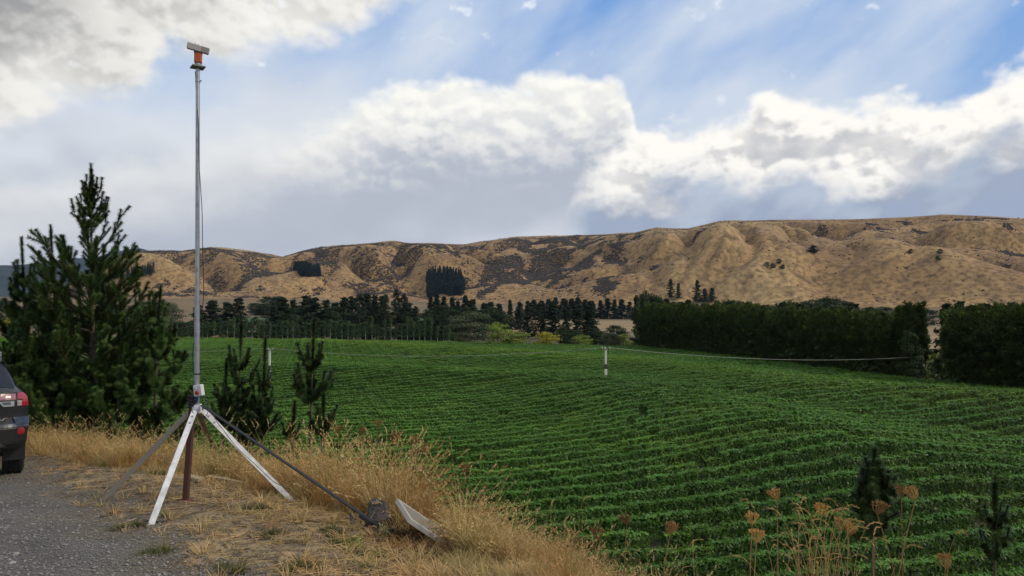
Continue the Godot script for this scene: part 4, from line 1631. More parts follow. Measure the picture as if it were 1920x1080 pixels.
	sapling("dim thin sapling pine near the lower right corner", 1866, 935, 10.2, [[1040, 4, 0.3, 0.5, 1.5, 0.0, 0, 0.58], [1000, 4, 0.25, 0.8, 1.5, 0.0, 0, 0.58]], 1000)


func sapling(label: String, u: float, v: float, d: float, whorls: Array, bare_below: float) -> void:
	var top := at(u, v, d)
	var clothed := (top.y - at(u, bare_below, d).y) / (top.y - land(top.x, d))
	pine("sapling_pine", label, on_land(top.x - 0.08, d), top, 0.045, whorls, [0.060, 0.105, 0.035], clothed)


# ---------------------------------------------------------------- the mast and what hangs on it

func build_mast() -> void:
	var base := hit(345, 940)
	var d := -base.z
	var apex := at(369, 766, d)
	var top := at(371, 128, d)
	var steel := mat(0.40, 0.42, 0.44, 0.42, 0.75)
	world_textured(steel, noise_tex(128, 30, 4, 0.75, 1.15, 61), null, 1.3, 0.0)
	var white := mat(0.84, 0.86, 0.88, 0.5, 0.0)
	world_textured(white, noise_tex(256, 36, 5, 0.72, 1.12, 62), null, 1.1, 0.0)
	var tan := mat(0.30, 0.26, 0.20, 0.7, 0.1)
	var rust := mat(0.075, 0.032, 0.022, 0.85)
	var black := mat(0.017, 0.018, 0.022, 0.6)
	var o := thing("braced_mast", "tall galvanised mast on four angle-iron legs beside a rusty post", "mast", base)
	var off := -base
	var s := Shape.new()
	var mid := at(370, 560, d)
	s.rod(apex + off - Vector3(0, 0.06, 0), mid + off, 0.032, 0.031, 14)
	obj("lower_pole", s.mesh(), steel, o)
	s = Shape.new()
	s.rod(mid + off, top + off, 0.0255, 0.0235, 14)
	obj("upper_pole", s.mesh(), steel, o)
	s = Shape.new()
	s.rod(mid + off - Vector3(0, 0.03, 0), mid + off + Vector3(0, 0.03, 0), 0.036, 0.036, 14)
	obj("joint_collar", s.mesh(), steel, o)
	s = Shape.new()
	var cl := at(371, 152, d) + off
	s.rod(cl - Vector3(0, 0.012, 0), cl + Vector3(0, 0.012, 0), 0.031, 0.031, 12)
	s.rod(cl + Vector3(0.02, 0, 0.01), cl + Vector3(0.05, 0, 0.012), 0.007, 0.007, 6)
	obj("hose_clamp", s.mesh(), steel, o)
	# rusty square post driven in next to it
	s = Shape.new()
	var pt := at(362, 742, d)
	s.bar(base + off + Vector3(0, -0.3, 0), pt + off, 0.062, 0.062, Vector3.BACK, 0.006)
	obj("rusty_post", s.mesh(), rust, o)
	s = Shape.new()
	s.lathe(Transform3D(Basis(), base + off + Vector3(0, 0.01, 0)), PackedVector2Array([Vector2(0.115, -0.02), Vector2(0.07, 0.012), Vector2(0.0, 0.016)]), 12)
	obj("rust_stained_collar", s.mesh(), mat(0.15, 0.045, 0.03, 0.95), o)
	# legs of angle iron
	var feet := [[Vector2(280, 985), white, "white leg standing nearest the road"], [Vector2(556, 942), white, "white leg reaching to the right"], [Vector2(185, 940), tan, "dull brown leg reaching to the left"], [Vector2(424, 893), tan, "dull brown leg at the back"]]
	for f in feet:
		var p := hit(f[0].x, f[0].y)
		s = Shape.new()
		var a: Vector3 = apex + off + (p - apex).normalized() * 0.03
		a += Vector3((p.x - apex.x), 0, (p.z - apex.z)).normalized() * 0.045
		var b: Vector3 = p + off - Vector3(0, 0.04, 0)
		var z := (b - a).normalized()
		var out := Vector3(0.30, 0.45, 0.8)
		out = (out - z * out.dot(z)).normalized()
		var side := z.cross(out).normalized()
		var len := (b - a).length()
		# two flanges meeting at an outer edge
		s.box(Transform3D(Basis(side, out, side.cross(out)), (a + b) / 2), Vector3(0.062, 0.005, len), 0.001)
		s.box(Transform3D(Basis(side, out, side.cross(out)), (a + b) / 2 + side * (0.031 if side.dot(Vector3(0.6, 0, 0.8)) < 0 else -0.031) - out * 0.029), Vector3(0.005, 0.053, len), 0.001)
		var leg := obj("leg", s.mesh(), f[1], o)
		leg.set_meta("label", f[2])
		s = Shape.new()
		for t in [0.06, 0.12]:
			var q: Vector3 = a.lerp(b, t) + out * 0.004
			s.rod(q, q + out * 0.012, 0.011, 0.011, 6)
		obj("bolt", s.mesh(), steel, leg)
	# head bracket, lashed black
	s = Shape.new()
	s.rod(apex + off + Vector3(0, -0.05, 0), apex + off + Vector3(0, 0.05, 0), 0.06, 0.055, 12)
	obj("head_bracket", s.mesh(), white, o)
	s = Shape.new()
	var lash := at(366, 752, d) + off
	for k in 4:
		var q := lash + Vector3(-0.02, (k - 1.5) * 0.035, 0)
		var pts := PackedVector3Array()
		var rr := PackedFloat32Array()
		for i in 17:
			var an := TAU * i / 16.0
			pts.append(q + Vector3(cos(an) * 0.056, 0.012 * sin(an * 2.0 + k), sin(an) * 0.05))
			rr.append(0.013)
		s.tube(pts, rr, 6)
	obj("lashing", s.mesh(), black, o)
	s = Shape.new()
	var tie := at(369, 701, d) + off
	s.rod(tie - Vector3(0, 0.008, 0), tie + Vector3(0, 0.008, 0), 0.036, 0.036, 14)
	s.rod(tie + Vector3(0.03, 0, 0.02), tie + Vector3(0.06, 0.004, 0.03), 0.005, 0.004, 5)
	obj("cable_tie", s.mesh(), black, o)
	s = Shape.new()
	s.bar(at(369, 742, d) + off + Vector3(0.02, -0.06, 0.02), at(370, 742, d) + off + Vector3(0.02, 0.05, 0.02), 0.03, 0.012)
	obj("blue_tape", s.mesh(), mat(0.03, 0.13, 0.35, 0.5), o)

	# the scanner head on its plate
	var hd := thing("radar_scanner", "grey bar scanner on an orange housing at the mast's top", "scanner", top)
	var px := d / FOCAL
	var plate := mat(0.22, 0.22, 0.20, 0.6, 0.4)
	s = Shape.new()
	s.box(Transform3D(Basis(Vector3.UP, 0.62), Vector3(0, 0.012, 0)), Vector3(0.15, 0.018, 0.15), 0.003)
	obj("mounting_plate", s.mesh(), plate, hd)
	s = Shape.new()
	var hy := 0.026
	s.lathe(Transform3D(Basis(), Vector3(0, hy - 0.004, 0)), PackedVector2Array([Vector2(0.052, 0), Vector2(0.052, 0.014), Vector2(0.040, 0.022), Vector2(0.036, 0.036), Vector2(0.0, 0.036)]), 16)
	obj("swivel_base", s.mesh(), mat(0.30, 0.30, 0.31, 0.5, 0.5), hd)
	s = Shape.new()
	var house := Transform3D(Basis(Vector3.UP, 0.3), Vector3(0.002, 0.128, 0))
	s.box(house, Vector3(0.084, 0.145, 0.084), 0.012)
	var hs := obj("orange_housing", s.mesh(), mat(0.42, 0.085, 0.012, 0.5), hd)
	s = Shape.new()
	s.box(house * Transform3D(Basis(), Vector3(0, 0.055, 0)), Vector3(0.088, 0.03, 0.088), 0.006)
	obj("dark_neck", s.mesh(), mat(0.05, 0.02, 0.015, 0.6), hs)
	s = Shape.new()
	var bar := Transform3D(Basis(Vector3.BACK, -0.2) * Basis(Vector3.UP, 0.42) * Basis(Vector3.RIGHT, 0.16), Vector3(0.006, 0.237, 0.01))
	s.box(bar, Vector3(0.25, 0.075, 0.09), 0.007)
	var sc := obj("scanner_bar", s.mesh(), mat(0.52, 0.50, 0.48, 0.6), hd)
	s = Shape.new()
	s.box(bar * Transform3D(Basis(), Vector3(0.075, 0.002, 0.0445)), Vector3(0.085, 0.062, 0.004), 0.001)
	obj("darker_face", s.mesh(), mat(0.34, 0.32, 0.31, 0.6), sc)
	s = Shape.new()
	s.box(bar * Transform3D(Basis(), Vector3(0, -0.0385, 0)), Vector3(0.24, 0.004, 0.08), 0.001)
	obj("underside", s.mesh(), mat(0.035, 0.025, 0.025, 0.7), sc)
	for k in [-0.04, -0.005]:
		s = Shape.new()
		s.rod(bar * Vector3(k, 0.036, 0), bar * Vector3(k, 0.054, 0), 0.004, 0.003, 6)
		obj("stud", s.mesh(), steel, sc)

	# the switch box
	var bx := at(373, 732, d - 0.06)
	var cb := thing("switch_box", "small tilted white box with a red button on the mast", "switch box", bx)
	var turn := Basis(Vector3.BACK, 0.16) * Basis(Vector3.UP, -0.1)
	s = Shape.new()
	s.box(Transform3D(turn, Vector3.ZERO), Vector3(0.105, 0.132, 0.062), 0.008)
	obj("case", s.mesh(), mat(0.70, 0.70, 0.70, 0.5), cb)
	s = Shape.new()
	s.box(Transform3D(turn, turn * Vector3(0, 0, 0.034)), Vector3(0.095, 0.122, 0.008), 0.004)
	obj("lid", s.mesh(), mat(0.55, 0.56, 0.57, 0.5), cb)
	var facing := turn * Basis(Vector3.RIGHT, PI / 2)
	s = Shape.new()
	s.lathe(Transform3D(facing, turn * Vector3(-0.004, -0.022, 0.038)), PackedVector2Array([Vector2(0.024, 0), Vector2(0.024, 0.012), Vector2(0.019, 0.02), Vector2(0, 0.022)]), 16)
	obj("red_button", s.mesh(), mat(0.33, 0.018, 0.02, 0.4), cb)
	s = Shape.new()
	s.lathe(Transform3D(facing, turn * Vector3(-0.012, 0.03, 0.038)), PackedVector2Array([Vector2(0.014, 0), Vector2(0.014, 0.006), Vector2(0, 0.007)]), 12)
	obj("grey_switch", s.mesh(), mat(0.62, 0.62, 0.60, 0.3), cb)
	for k in [-1, 1]:
		s = Shape.new()
		s.lathe(Transform3D(turn, turn * Vector3(k * 0.02, -0.078, 0)), PackedVector2Array([Vector2(0.008, 0), Vector2(0.012, 0.005), Vector2(0.012, 0.013), Vector2(0, 0.013)]), 8)
		obj("cable_gland", s.mesh(), mat(0.05, 0.05, 0.05, 0.6), cb)

	# cables
	cable("thin black cable running down the mast from the scanner", [[366, 133, -0.03], [367, 150, -0.03], [368, 180, 0.0], [372, 230, 0.03], [373, 300, 0.03], [376, 350, 0.03], [379, 400, 0.03], [380, 470, 0.02], [382, 530, 0.02], [381, 566, 0.02], [375, 600, 0.0], [368, 625, -0.03], [362, 655, -0.05], [361, 685, -0.05], [366, 700, -0.05], [371, 712, -0.05], [372, 722, -0.05]], d, 0.0042, black)
	cable("black loop of cable hanging below the mast's head bracket", [[378, 742, 0.04], [388, 752, 0.06], [390, 772, 0.06], [384, 782, 0.08], [371, 781, 0.1], [362, 774, 0.1], [359, 764, 0.08]], d, 0.0035, black)
	cable("thin grey cable running from the switch box along the right leg", [[378, 742, 0.02], [386, 756, 0.05], [394, 768, 0.08], [405, 788, 0.13], [423, 812, 0.13], [447, 842, 0.09], [480, 872, 0.09], [512, 902, 0.07], [535, 914, 0.03]], d, 0.004, mat(0.10, 0.10, 0.10, 0.6))
	ground_cable()

	# the strap that stays the mast to the right
	var end := hit(722, 1004) + Vector3(0, 0.03, 0)
	var from := at(378, 760, d - 0.05)
	var st := thing("ratchet_strap", "long black strap staying the mast down to the grass at the right", "strap", end)
	var e := -end
	s = Shape.new()
	s.bar(from + e, Vector3(0, 0.02, 0), 0.042, 0.012, Vector3.UP, 0.002)
	obj("webbing", s.mesh(), black, st)
	s = Shape.new()
	var bk := from.lerp(end, 0.915) + e
	var dn := (end - from).normalized()
	s.bar(bk - dn * 0.09, bk + dn * 0.09, 0.055, 0.03, Vector3.UP, 0.006)
	obj("ratchet_buckle", s.mesh(), mat(0.03, 0.032, 0.04, 0.5, 0.3), st)
	s = Shape.new()
	var lp := PackedVector3Array()
	for i in 13:
		var t := i / 12.0
		lp.append(bk + dn * (0.02 - 0.30 * t * 0.9) + Vector3(0.0, -0.20 * sin(t * PI * 0.95) - 0.05 * t, 0.06 * sin(t * 5.0)))
	for i in 12:
		s.bar(lp[i], lp[i + 1] + (lp[i + 1] - lp[i]) * 0.06, 0.04, 0.004, Vector3(0.3, 1, 0.2))
	obj("loose_tail", s.mesh(), black, st)
	s = Shape.new()
	for k in 5:
		var pts := PackedVector3Array()
		var rr := PackedFloat32Array()
		for i in 11:
			var an := TAU * i / 10.0
			pts.append(dn * (-0.075 + 0.028 * k) + Vector3(0.012 * sin(an + k), 0.02 + 0.033 * cos(an), 0.033 * sin(an)))
			rr.append(0.0065)
		s.tube(pts, rr, 6)
	s.tube(PackedVector3Array([dn * 0.03 + Vector3(0, 0.04, 0.03), dn * 0.09 + Vector3(0.01, 0.03, 0.04), dn * 0.14 + Vector3(0.02, -0.01, 0.02)]), PackedFloat32Array([0.006, 0.006, 0.005]), 6)
	obj("yellow_rope", s.mesh(), mat(0.55, 0.52, 0.24, 0.8), st)
	s = Shape.new()
	s.rod(dn * 0.06 + Vector3(0.02, 0.05, 0), dn * 0.10 + Vector3(0.05, -0.25, 0), 0.016, 0.012, 8)
	s.box(Transform3D(Basis(), dn * 0.06 + Vector3(0.02, 0.055, 0)), Vector3(0.05, 0.02, 0.05), 0.006)
	obj("stake", s.mesh(), mat(0.02, 0.02, 0.022, 0.5, 0.5), st)
	# and the one to the back left
	s = Shape.new()
	var back := hit(303, 860)
	s.bar(at(362, 765, d + 0.05) - back, Vector3(0, -0.02, 0), 0.042, 0.010, Vector3.UP, 0.002)
	var sb := obj("stay_strap", s.mesh(), black)
	sb.position = back
	tag(sb, "dark strap staying the mast down behind its left leg", "strap")
	build_litter()


func cable(label: String, px: Array, d: float, r: float, m: Material) -> void:
	var c := Curve3D.new()
	var pts := PackedVector3Array()
	for p in px:
		pts.append(at(p[0], p[1], d - p[2]))
	for i in pts.size():
		var t := (pts[mini(i + 1, pts.size() - 1)] - pts[maxi(i - 1, 0)]) / 6.0
		c.add_point(pts[i], -t, t)
	c.bake_interval = 0.04
	var path := c.get_baked_points()
	var rr := PackedFloat32Array()
	rr.resize(path.size())
	rr.fill(r)
	var s := Shape.new()
	s.tube(path, rr, 6)
	tag(obj("cable", s.mesh(), m), label, "cable")


func ground_cable() -> void:
	var pts := PackedVector3Array()
	for p in [[532, 914], [548, 925], [570, 934], [595, 940], [620, 943], [642, 948], [664, 962], [690, 985]]:
		pts.append(hit(p[0], p[1]) + Vector3(0, 0.02, 0))
	var c := Curve3D.new()
	for i in pts.size():
		var t := (pts[mini(i + 1, pts.size() - 1)] - pts[maxi(i - 1, 0)]) / 6.0
		c.add_point(pts[i], -t, t)
	var path := c.get_baked_points()
	var rr := PackedFloat32Array()
	rr.resize(path.size())
	rr.fill(0.005)
	var s := Shape.new()
	s.tube(path, rr, 6)
	tag(obj("cable", s.mesh(), mat(0.02, 0.02, 0.02, 0.6)), "black cable lying on the ground from the right leg to the strap", "cable")


# Things lying about: boards, a dark block and a framed panel.
func build_litter() -> void:
	var wood_m := mat(0.46, 0.36, 0.22, 0.85)
	world_textured(wood_m, noise_tex(256, 20, 4, 0.6, 1.2, 71), null, 1.5, 0.0)
	for b in [[[352, 900], [374, 906], 0.14, 0.045, "short pale board lying beside the rusty post"], [[388, 898], [418, 905], 0.10, 0.03, "pale plank half hidden in grass by the back leg"], [[424, 903], [458, 911], 0.07, 0.025, "thin pale stick of timber right of the back leg"]]:
		var a := hit(b[0][0], b[0][1])
		var e := hit(b[1][0], b[1][1])
		e.z = lerpf(e.z, a.z, 0.7)
		e.y = land(e.x, -e.z)
		a.y = land(a.x, -a.z)
		var s := Shape.new()
		var y: float = b[3] * 0.5 + 0.02
		s.bar((a - e) / 2 + Vector3(0, y, 0), (e - a) / 2 + Vector3(0, y, 0), b[2], b[3], Vector3.UP, 0.004)
		var o := obj("board", s.mesh(), wood_m)
		o.position = (a + e) / 2
		tag(o, b[4], "board")
	# a dark weathered block
	var p := hit(708, 985)
	var s := Shape.new()
	var ring := []
	for j in 4:
		for k in 9:
			var an := TAU * k / 9.0
			var r: float = [0.13, 0.14, 0.125, 0.10][j] * rnd(0.72, 1.22)
			ring.append(Vector3(cos(an) * r, [0.0, 0.1, 0.2, 0.27][j] * rnd(0.85, 1.15), sin(an) * r * 0.8))
	for j in 3:
		for k in 9:
			var l := (k + 1) % 9
			s.face([ring[j * 9 + k], ring[j * 9 + l], ring[j * 9 + 9 + k]], Vector3(0, 0.1, 0))
			s.face([ring[j * 9 + l], ring[j * 9 + 9 + k], ring[j * 9 + 9 + l]], Vector3(0, 0.1, 0))
	for k in 9:
		s.face([ring[27 + k], ring[27 + (k + 1) % 9], Vector3(0, 0.262, 0)], Vector3(0, 0.1, 0))
	var st := mat(0.13, 0.12, 0.12, 0.95)
	world_textured(st, noise_tex(128, 16, 4, 0.4, 1.4, 72), noise_tex(128, 16, 4, 0.0, 1.0, 73), 3.0, 1.5)
	var o := obj("tree_stump", s.mesh(), st)
	o.position = Vector3(p.x, land(p.x, -p.z) - 0.02, p.z)
	tag(o, "dark weathered stump in the dry grass behind the strap's end", "stump")
	# the framed panel tipped over in the grass
	var a := at(743, 938, 7.45)
	var far := at(862, 1019, 7.7)
	var lx := far - a
	var to_b := bearing(767, 976)
	var b := EYE + to_b * ((a - EYE).dot(lx) / to_b.dot(lx))
	var sy := b - a
	var nn := lx.cross(sy).normalized()
	if nn.dot(EYE - a) < 0:
		nn = -nn
	sy = nn.cross(lx).normalized() * sy.length() * signf(nn.cross(lx).dot(sy))
	var pl := thing("framed_panel", "flat aluminium-framed panel tipped over in the dry grass", "panel", a)
	var w := 0.03
	var depth := 0.045
	var alu := mat(0.50, 0.49, 0.45, 0.55, 0.1)
	var ux := lx.normalized()
	var uy := sy.normalized()
	var bs := Basis(ux, uy, ux.cross(uy))
	var nz := signf(ux.cross(uy).dot(nn))
	for r in [[lx / 2 + uy * w / 2, Vector3(lx.length(), w, depth)], [lx / 2 + sy - uy * w / 2, Vector3(lx.length(), w, depth)], [sy / 2 + ux * w / 2, Vector3(w, sy.length() - 2 * w - 0.004, depth)], [sy / 2 + lx - ux * w / 2, Vector3(w, sy.length() - 2 * w - 0.004, depth)]]:
		s = Shape.new()
		s.box(Transform3D(bs, r[0]), r[1], 0.003)
		obj("frame_bar", s.mesh(), alu, pl)
	s = Shape.new()
	s.box(Transform3D(bs, lx / 2 + sy / 2 + nn * 0.006), Vector3(lx.length() - 2 * w - 0.004, sy.length() - 2 * w - 0.004, 0.012), 0.002)
	obj("sheet", s.mesh(), mat(0.24, 0.225, 0.16, 0.4), pl)


# ---------------------------------------------------------------- the dark car at the left edge

# Half width of the body at a height, and how far forward its back lies there.
func car_wide(y: float) -> float:
	return along(PackedFloat32Array([0.40, 0.86, 0.50, 0.925, 0.72, 0.945, 1.00, 0.94, 1.12, 0.925, 1.18, 0.875, 1.24, 0.80, 1.40, 0.735, 1.58, 0.665, 1.67, 0.60]), y)


func car_back(x: float, y: float) -> float:
	var z := along(PackedFloat32Array([0.40, 0.08, 0.48, 0.02, 0.70, 0.0, 0.76, 0.03, 0.84, 0.09, 0.96, 0.07, 1.05, 0.06, 1.18, 0.09, 1.24, 0.13, 1.45, 0.26, 1.62, 0.38, 1.67, 0.40]), y)
	var w := absf(x) / car_wide(y)
	return -z - 0.16 * pow(w, 7.0) - 0.05 * w * w


# A panel that follows the back of the body, standing a little proud of it.
func back_panel(xl: Callable, xr: Callable, y0: float, y1: float, proud: float, nx := 10, ny := 6) -> ArrayMesh:
	var s := Shape.new()
	var p := []
	for j in ny + 1:
		var y := lerpf(y0, y1, j / float(ny))
		var row := []
		for i in nx + 1:
			var x := lerpf(xl.call(y), xr.call(y), i / float(nx))
			row.append(Vector3(x * (1.0 + proud * 0.4), y, car_back(x, y) + proud))
		p.append(row)
	for j in ny:
		for i in nx:
			s.face([p[j][i], p[j][i + 1], p[j + 1][i + 1], p[j + 1][i]], Vector3(0, 1, -2))
	# its rim
	for i in nx:
		for e in [[p[0][i], p[0][i + 1]], [p[ny][i], p[ny][i + 1]]]:
			var b := Vector3(0, 0, -proud - 0.01)
			s.quad(e[0], e[1], e[1] + b, e[0] + b)
	for j in ny:
		for e in [[p[j][0], p[j + 1][0]], [p[j][nx], p[j + 1][nx]]]:
			var b := Vector3(0, 0, -proud - 0.01)
			s.quad(e[0], e[1], e[1] + b, e[0] + b)
	return s.mesh()


func build_car() -> void:
	var contact := hit(24, 887)
	var turn := deg_to_rad(34.5)
	var tilt := Basis(Vector3.UP, turn)
	var axle := Vector3(0.79, 0, -0.95)
	var o := thing("parked_car", "dark grey car parked at the left edge, only its rear corner in view", "car", Vector3.ZERO)
	# it stands on the slope of the road
	var fwd := tilt * Vector3(0, 0, -1)
	var q := contact + fwd * 2.8
	q.y = land(q.x, -q.z)
	var f2 := (q - contact).normalized()
	var side := f2.cross(Vector3.UP).normalized()
	tilt = Basis(side, side.cross(f2), -f2)
	o.transform = Transform3D(tilt, contact - tilt * axle + Vector3(0, 0.004, 0))
	var paint := mat(0.040, 0.046, 0.056, 0.28, 0.45)
	paint.clearcoat_enabled = true
	paint.clearcoat = 0.6
	paint.clearcoat_roughness = 0.12
	var black := mat(0.012, 0.012, 0.013, 0.5)
	var glass := mat(0.022, 0.022, 0.028, 0.08)
	var rubber := mat(0.018, 0.018, 0.018, 0.85)
	# the shell: stations from back to front
	var s := Shape.new()
	var ys := [0.42, 0.50, 0.62, 0.72, 0.84, 0.96, 1.05, 1.12, 1.18, 1.24, 1.32, 1.42, 1.52, 1.60, 1.67]
	var stations := [0.0, -0.35, -0.9, -1.6, -2.3, -2.9, -3.3, -3.7, -4.2, -4.6, -4.85]
	var roof := [1.0, 1.0, 1.0, 1.0, 1.0, 0.82, 0.40, 0.0, 0.0, 0.0, 0.0]
	var taper := [1.0, 1.0, 1.0, 1.0, 1.0, 1.0, 1.0, 0.995, 0.98, 0.93, 0.82]
	var rows := []
	for k in stations.size():
		for sgn in [1.0]:
			var row := []
			for y in ys:
				var yy: float = y
				if y > 1.18:
					yy = 1.18 - 0.03 * (k - 6) * float(k > 6) + (y - 1.18) * roof[k]
				elif k > 6:
					yy = y * lerpf(1.0, 0.93, (k - 6) / 4.0)
				var x: float = car_wide(y if roof[k] > 0 or y < 1.18 else lerpf(1.18, 1.3, (y - 1.18))) * taper[k]
				if roof[k] <= 0.0 and y > 1.18:
					x *= 1.0 - 0.9 * (y - 1.18) / 0.49
				var z: float = car_back(car_wide(y), y) if k == 0 else stations[k] - 0.15
				row.append(Vector3(x, yy, z))
			row.append(Vector3(0, row[-1].y + (0.055 if roof[k] > 0 else 0.012), car_back(0, 1.67) if k == 0 else stations[k] - 0.15))
			rows.append(row)
	for k in stations.size() - 1:
		for i in ys.size():
			for m in [1.0, -1.0]:
				var mm := Vector3(m, 1, 1)
				s.face([rows[k][i] * mm, rows[k][i + 1] * mm, rows[k + 1][i + 1] * mm, rows[k + 1][i] * mm], Vector3(0, 0.8, (rows[k][i].z + rows[k + 1][i].z) / 2))
	var front: Array = rows[-1]
	for i in ys.size():
		s.face([front[i], front[i + 1], front[i + 1] * Vector3(-1, 1, 1), front[i] * Vector3(-1, 1, 1)], Vector3(0, 0.8, -3))
	# floor pan
	s.face([Vector3(0.86, 0.42, -0.2), Vector3(-0.86, 0.42, -0.2), Vector3(-0.86, 0.42, -4.8), Vector3(0.86, 0.42, -4.8)], Vector3(0, 1, -2))
	obj("body", s.mesh(), paint, o)
	# the tailgate and bumper as one curved back
	var wide_l := func(y: float) -> float: return -car_wide(y)
	var wide_r := func(y: float) -> float: return car_wide(y)
	obj("tailgate", back_panel(wide_l, wide_r, 0.76, 1.67, 0.0, 40, 24), paint, o)
	var bumper := obj("bumper", back_panel(wide_l, wide_r, 0.42, 0.76, 0.012, 40, 10), black, o)
	obj("painted_upper_edge", back_panel(func(y: float) -> float: return -car_wide(y), wide_r, 0.715, 0.775, 0.022, 40, 3), paint, bumper)
	obj("corner_wing", back_panel(func(y: float) -> float: return 0.79 - (y - 0.76) * 0.35, wide_r, 0.745, 0.845, 0.030, 8, 4), paint, bumper)
	obj("skid_plate", back_panel(func(y: float) -> float: return -0.62 + (y - 0.5), func(y: float) -> float: return 0.66 - (y - 0.48) * 1.4, 0.455, 0.545, 0.03, 20, 3), mat(0.10, 0.10, 0.105, 0.45, 0.3), bumper)
	for m in [1.0, -1.0]:
		var t := Transform3D(Basis(Vector3.RIGHT, PI / 2), Vector3(0.855 * m, 0.655, car_back(0.855, 0.655) + 0.008))
		s = Shape.new()
		s.lathe(t, PackedVector2Array([Vector2(0.052, 0), Vector2(0.052, 0.016), Vector2(0.044, 0.026), Vector2(0, 0.028)]), 18)
		obj("reflector", s.mesh(), mat(0.32, 0.012, 0.018, 0.25), bumper)
	obj("rear_window", back_panel(func(y: float) -> float: return -0.715 + (y - 1.25) * 0.42, func(y: float) -> float: return 0.715 - (y - 1.25) * 0.42, 1.255, 1.61, 0.008, 20, 8), glass, o)
	obj("window_surround", back_panel(func(y: float) -> float: return 0.715 - (y - 1.25) * 0.42, func(y: float) -> float: return 0.775 - (y - 1.25) * 0.36, 1.235, 1.63, 0.006, 3, 8), black, o)
	obj("spoiler", back_panel(func(_y: float) -> float: return -0.6, func(_y: float) -> float: return 0.6, 1.61, 1.69, 0.09, 16, 3), paint, o)
	obj("dark_recess", back_panel(func(y: float) -> float: return -0.80 + (0.86 - y) * 0.5, func(y: float) -> float: return 0.80 - (0.86 - y) * 0.5, 0.775, 0.865, 0.004, 20, 3), black, o)
	obj("light_trim", back_panel(func(_y: float) -> float: return -0.9, func(y: float) -> float: return car_wide(y), 0.975, 1.182, 0.005, 34, 5), black, o)
	for m in [1.0, -1.0]:
		var lo := func(a: float) -> Callable: return func(y: float) -> float: return minf(a, car_wide(y)) * m
		var tl := obj("tail_light", back_panel(lo.call(0.81), lo.call(2.0), 1.09, 1.175, 0.014, 8, 4), mat(0.38, 0.055, 0.075, 0.2), o)
		obj("lamp_corner", back_panel(lo.call(0.865), lo.call(2.0), 0.992, 1.092, 0.015, 8, 4), mat(0.34, 0.016, 0.035, 0.2), tl)
		obj("lamp_clear_lens", back_panel(lo.call(0.81), lo.call(0.862), 0.998, 1.07, 0.013, 3, 3), mat(0.36, 0.30, 0.28, 0.25), tl)
		obj("lamp_inner", back_panel(lo.call(0.0), lo.call(0.79), 1.085, 1.165, 0.013, 14, 3), mat(0.34, 0.16, 0.18, 0.2), tl)
		obj("reversing_lens", back_panel(func(y: float) -> float: return (0.60 + (1.06 - y) * 0.8) * m, lo.call(0.775), 0.995, 1.06, 0.013, 6, 3), mat(0.36, 0.39, 0.41, 0.2), tl)
		obj("dark_window", back_panel(func(y: float) -> float: return (0.625 + (1.06 - y) * 0.8) * m, lo.call(0.735), 1.018, 1.055, 0.016, 4, 2), mat(0.10, 0.12, 0.13, 0.2), tl)
	# chrome lettering, too small in the photograph to read
	s = Shape.new()
	var strokes := [[0.585, 0.83, 0.6, 0.812], [0.6, 0.812, 0.613, 0.828], [0.622, 0.828, 0.634, 0.815], [0.634, 0.815, 0.652, 0.814], [0.652, 0.815, 0.664, 0.834], [0.664, 0.836, 0.684, 0.836], [0.686, 0.838, 0.703, 0.837]]
	for k in strokes:
		var a := Vector3(k[0], k[1], car_back(k[0], k[1]) + 0.008)
		var b := Vector3(k[2], k[3], car_back(k[2], k[3]) + 0.008)
		s.bar(a, b, 0.005, 0.003, Vector3.BACK)
	obj("chrome_lettering", s.mesh(), mat(0.45, 0.45, 0.45, 0.45, 0.3), o)
	# side windows and rails
	for m in [1.0, -1.0]:
		s = Shape.new()
		for w in [[-0.75, -1.5, 1.26, 1.56], [-1.56, -2.45, 1.25, 1.58], [-2.52, -3.1, 1.25, 1.55]]:
			var p := []
			for e in [[w[0], w[2]], [w[1], w[2]], [w[1] + 0.06, w[3]], [w[0] - 0.12, w[3]]]:
				p.append(Vector3((car_wide(e[1]) + 0.004) * m, e[1], e[0]))
			s.face(p, Vector3(0, 1.2, -2))
		obj("side_windows", s.mesh(), glass, o)
		s = Shape.new()
		s.bar(Vector3(0.60 * m, 1.745, -1.2), Vector3(0.60 * m, 1.745, -2.6), 0.04, 0.035, Vector3.UP, 0.01)
		s.bar(Vector3(0.60 * m, 1.70, -1.22), Vector3(0.60 * m, 1.70, -1.30), 0.04, 0.08)
		s.bar(Vector3(0.60 * m, 1.70, -2.5), Vector3(0.60 * m, 1.70, -2.58), 0.04, 0.08)
		obj("roof_rail", s.mesh(), mat(0.35, 0.36, 0.37, 0.35, 0.6), o)
		for z in [-0.95, -3.75]:
			var w := Node3D.new()
			w.name = "wheel"
			o.add_child(w, true)
			w.position = Vector3(0.79 * m, 0.375, z)
			var t := Transform3D(Basis(Vector3.BACK, -PI / 2 * m))
			s = Shape.new()
			s.lathe(t, PackedVector2Array([Vector2(0.23, -0.125), Vector2(0.31, -0.133), Vector2(0.358, -0.115), Vector2(0.375, -0.085), Vector2(0.377, 0.0), Vector2(0.375, 0.085), Vector2(0.358, 0.115), Vector2(0.31, 0.133), Vector2(0.23, 0.125)]), 36)
			# tread blocks
			for k in 44:
				var a := TAU * k / 44.0
				for g in [-0.085, -0.03, 0.03, 0.085]:
					var at_k := Basis(Vector3.UP, a + g * 1.5) * Vector3(0.377, g, 0)
					s.box(t * Transform3D(Basis(Vector3.UP, a + g * 1.5), at_k), Vector3(0.016, 0.04, 0.034), 0.0)
			obj("tyre", s.mesh(), rubber, w)
			s = Shape.new()
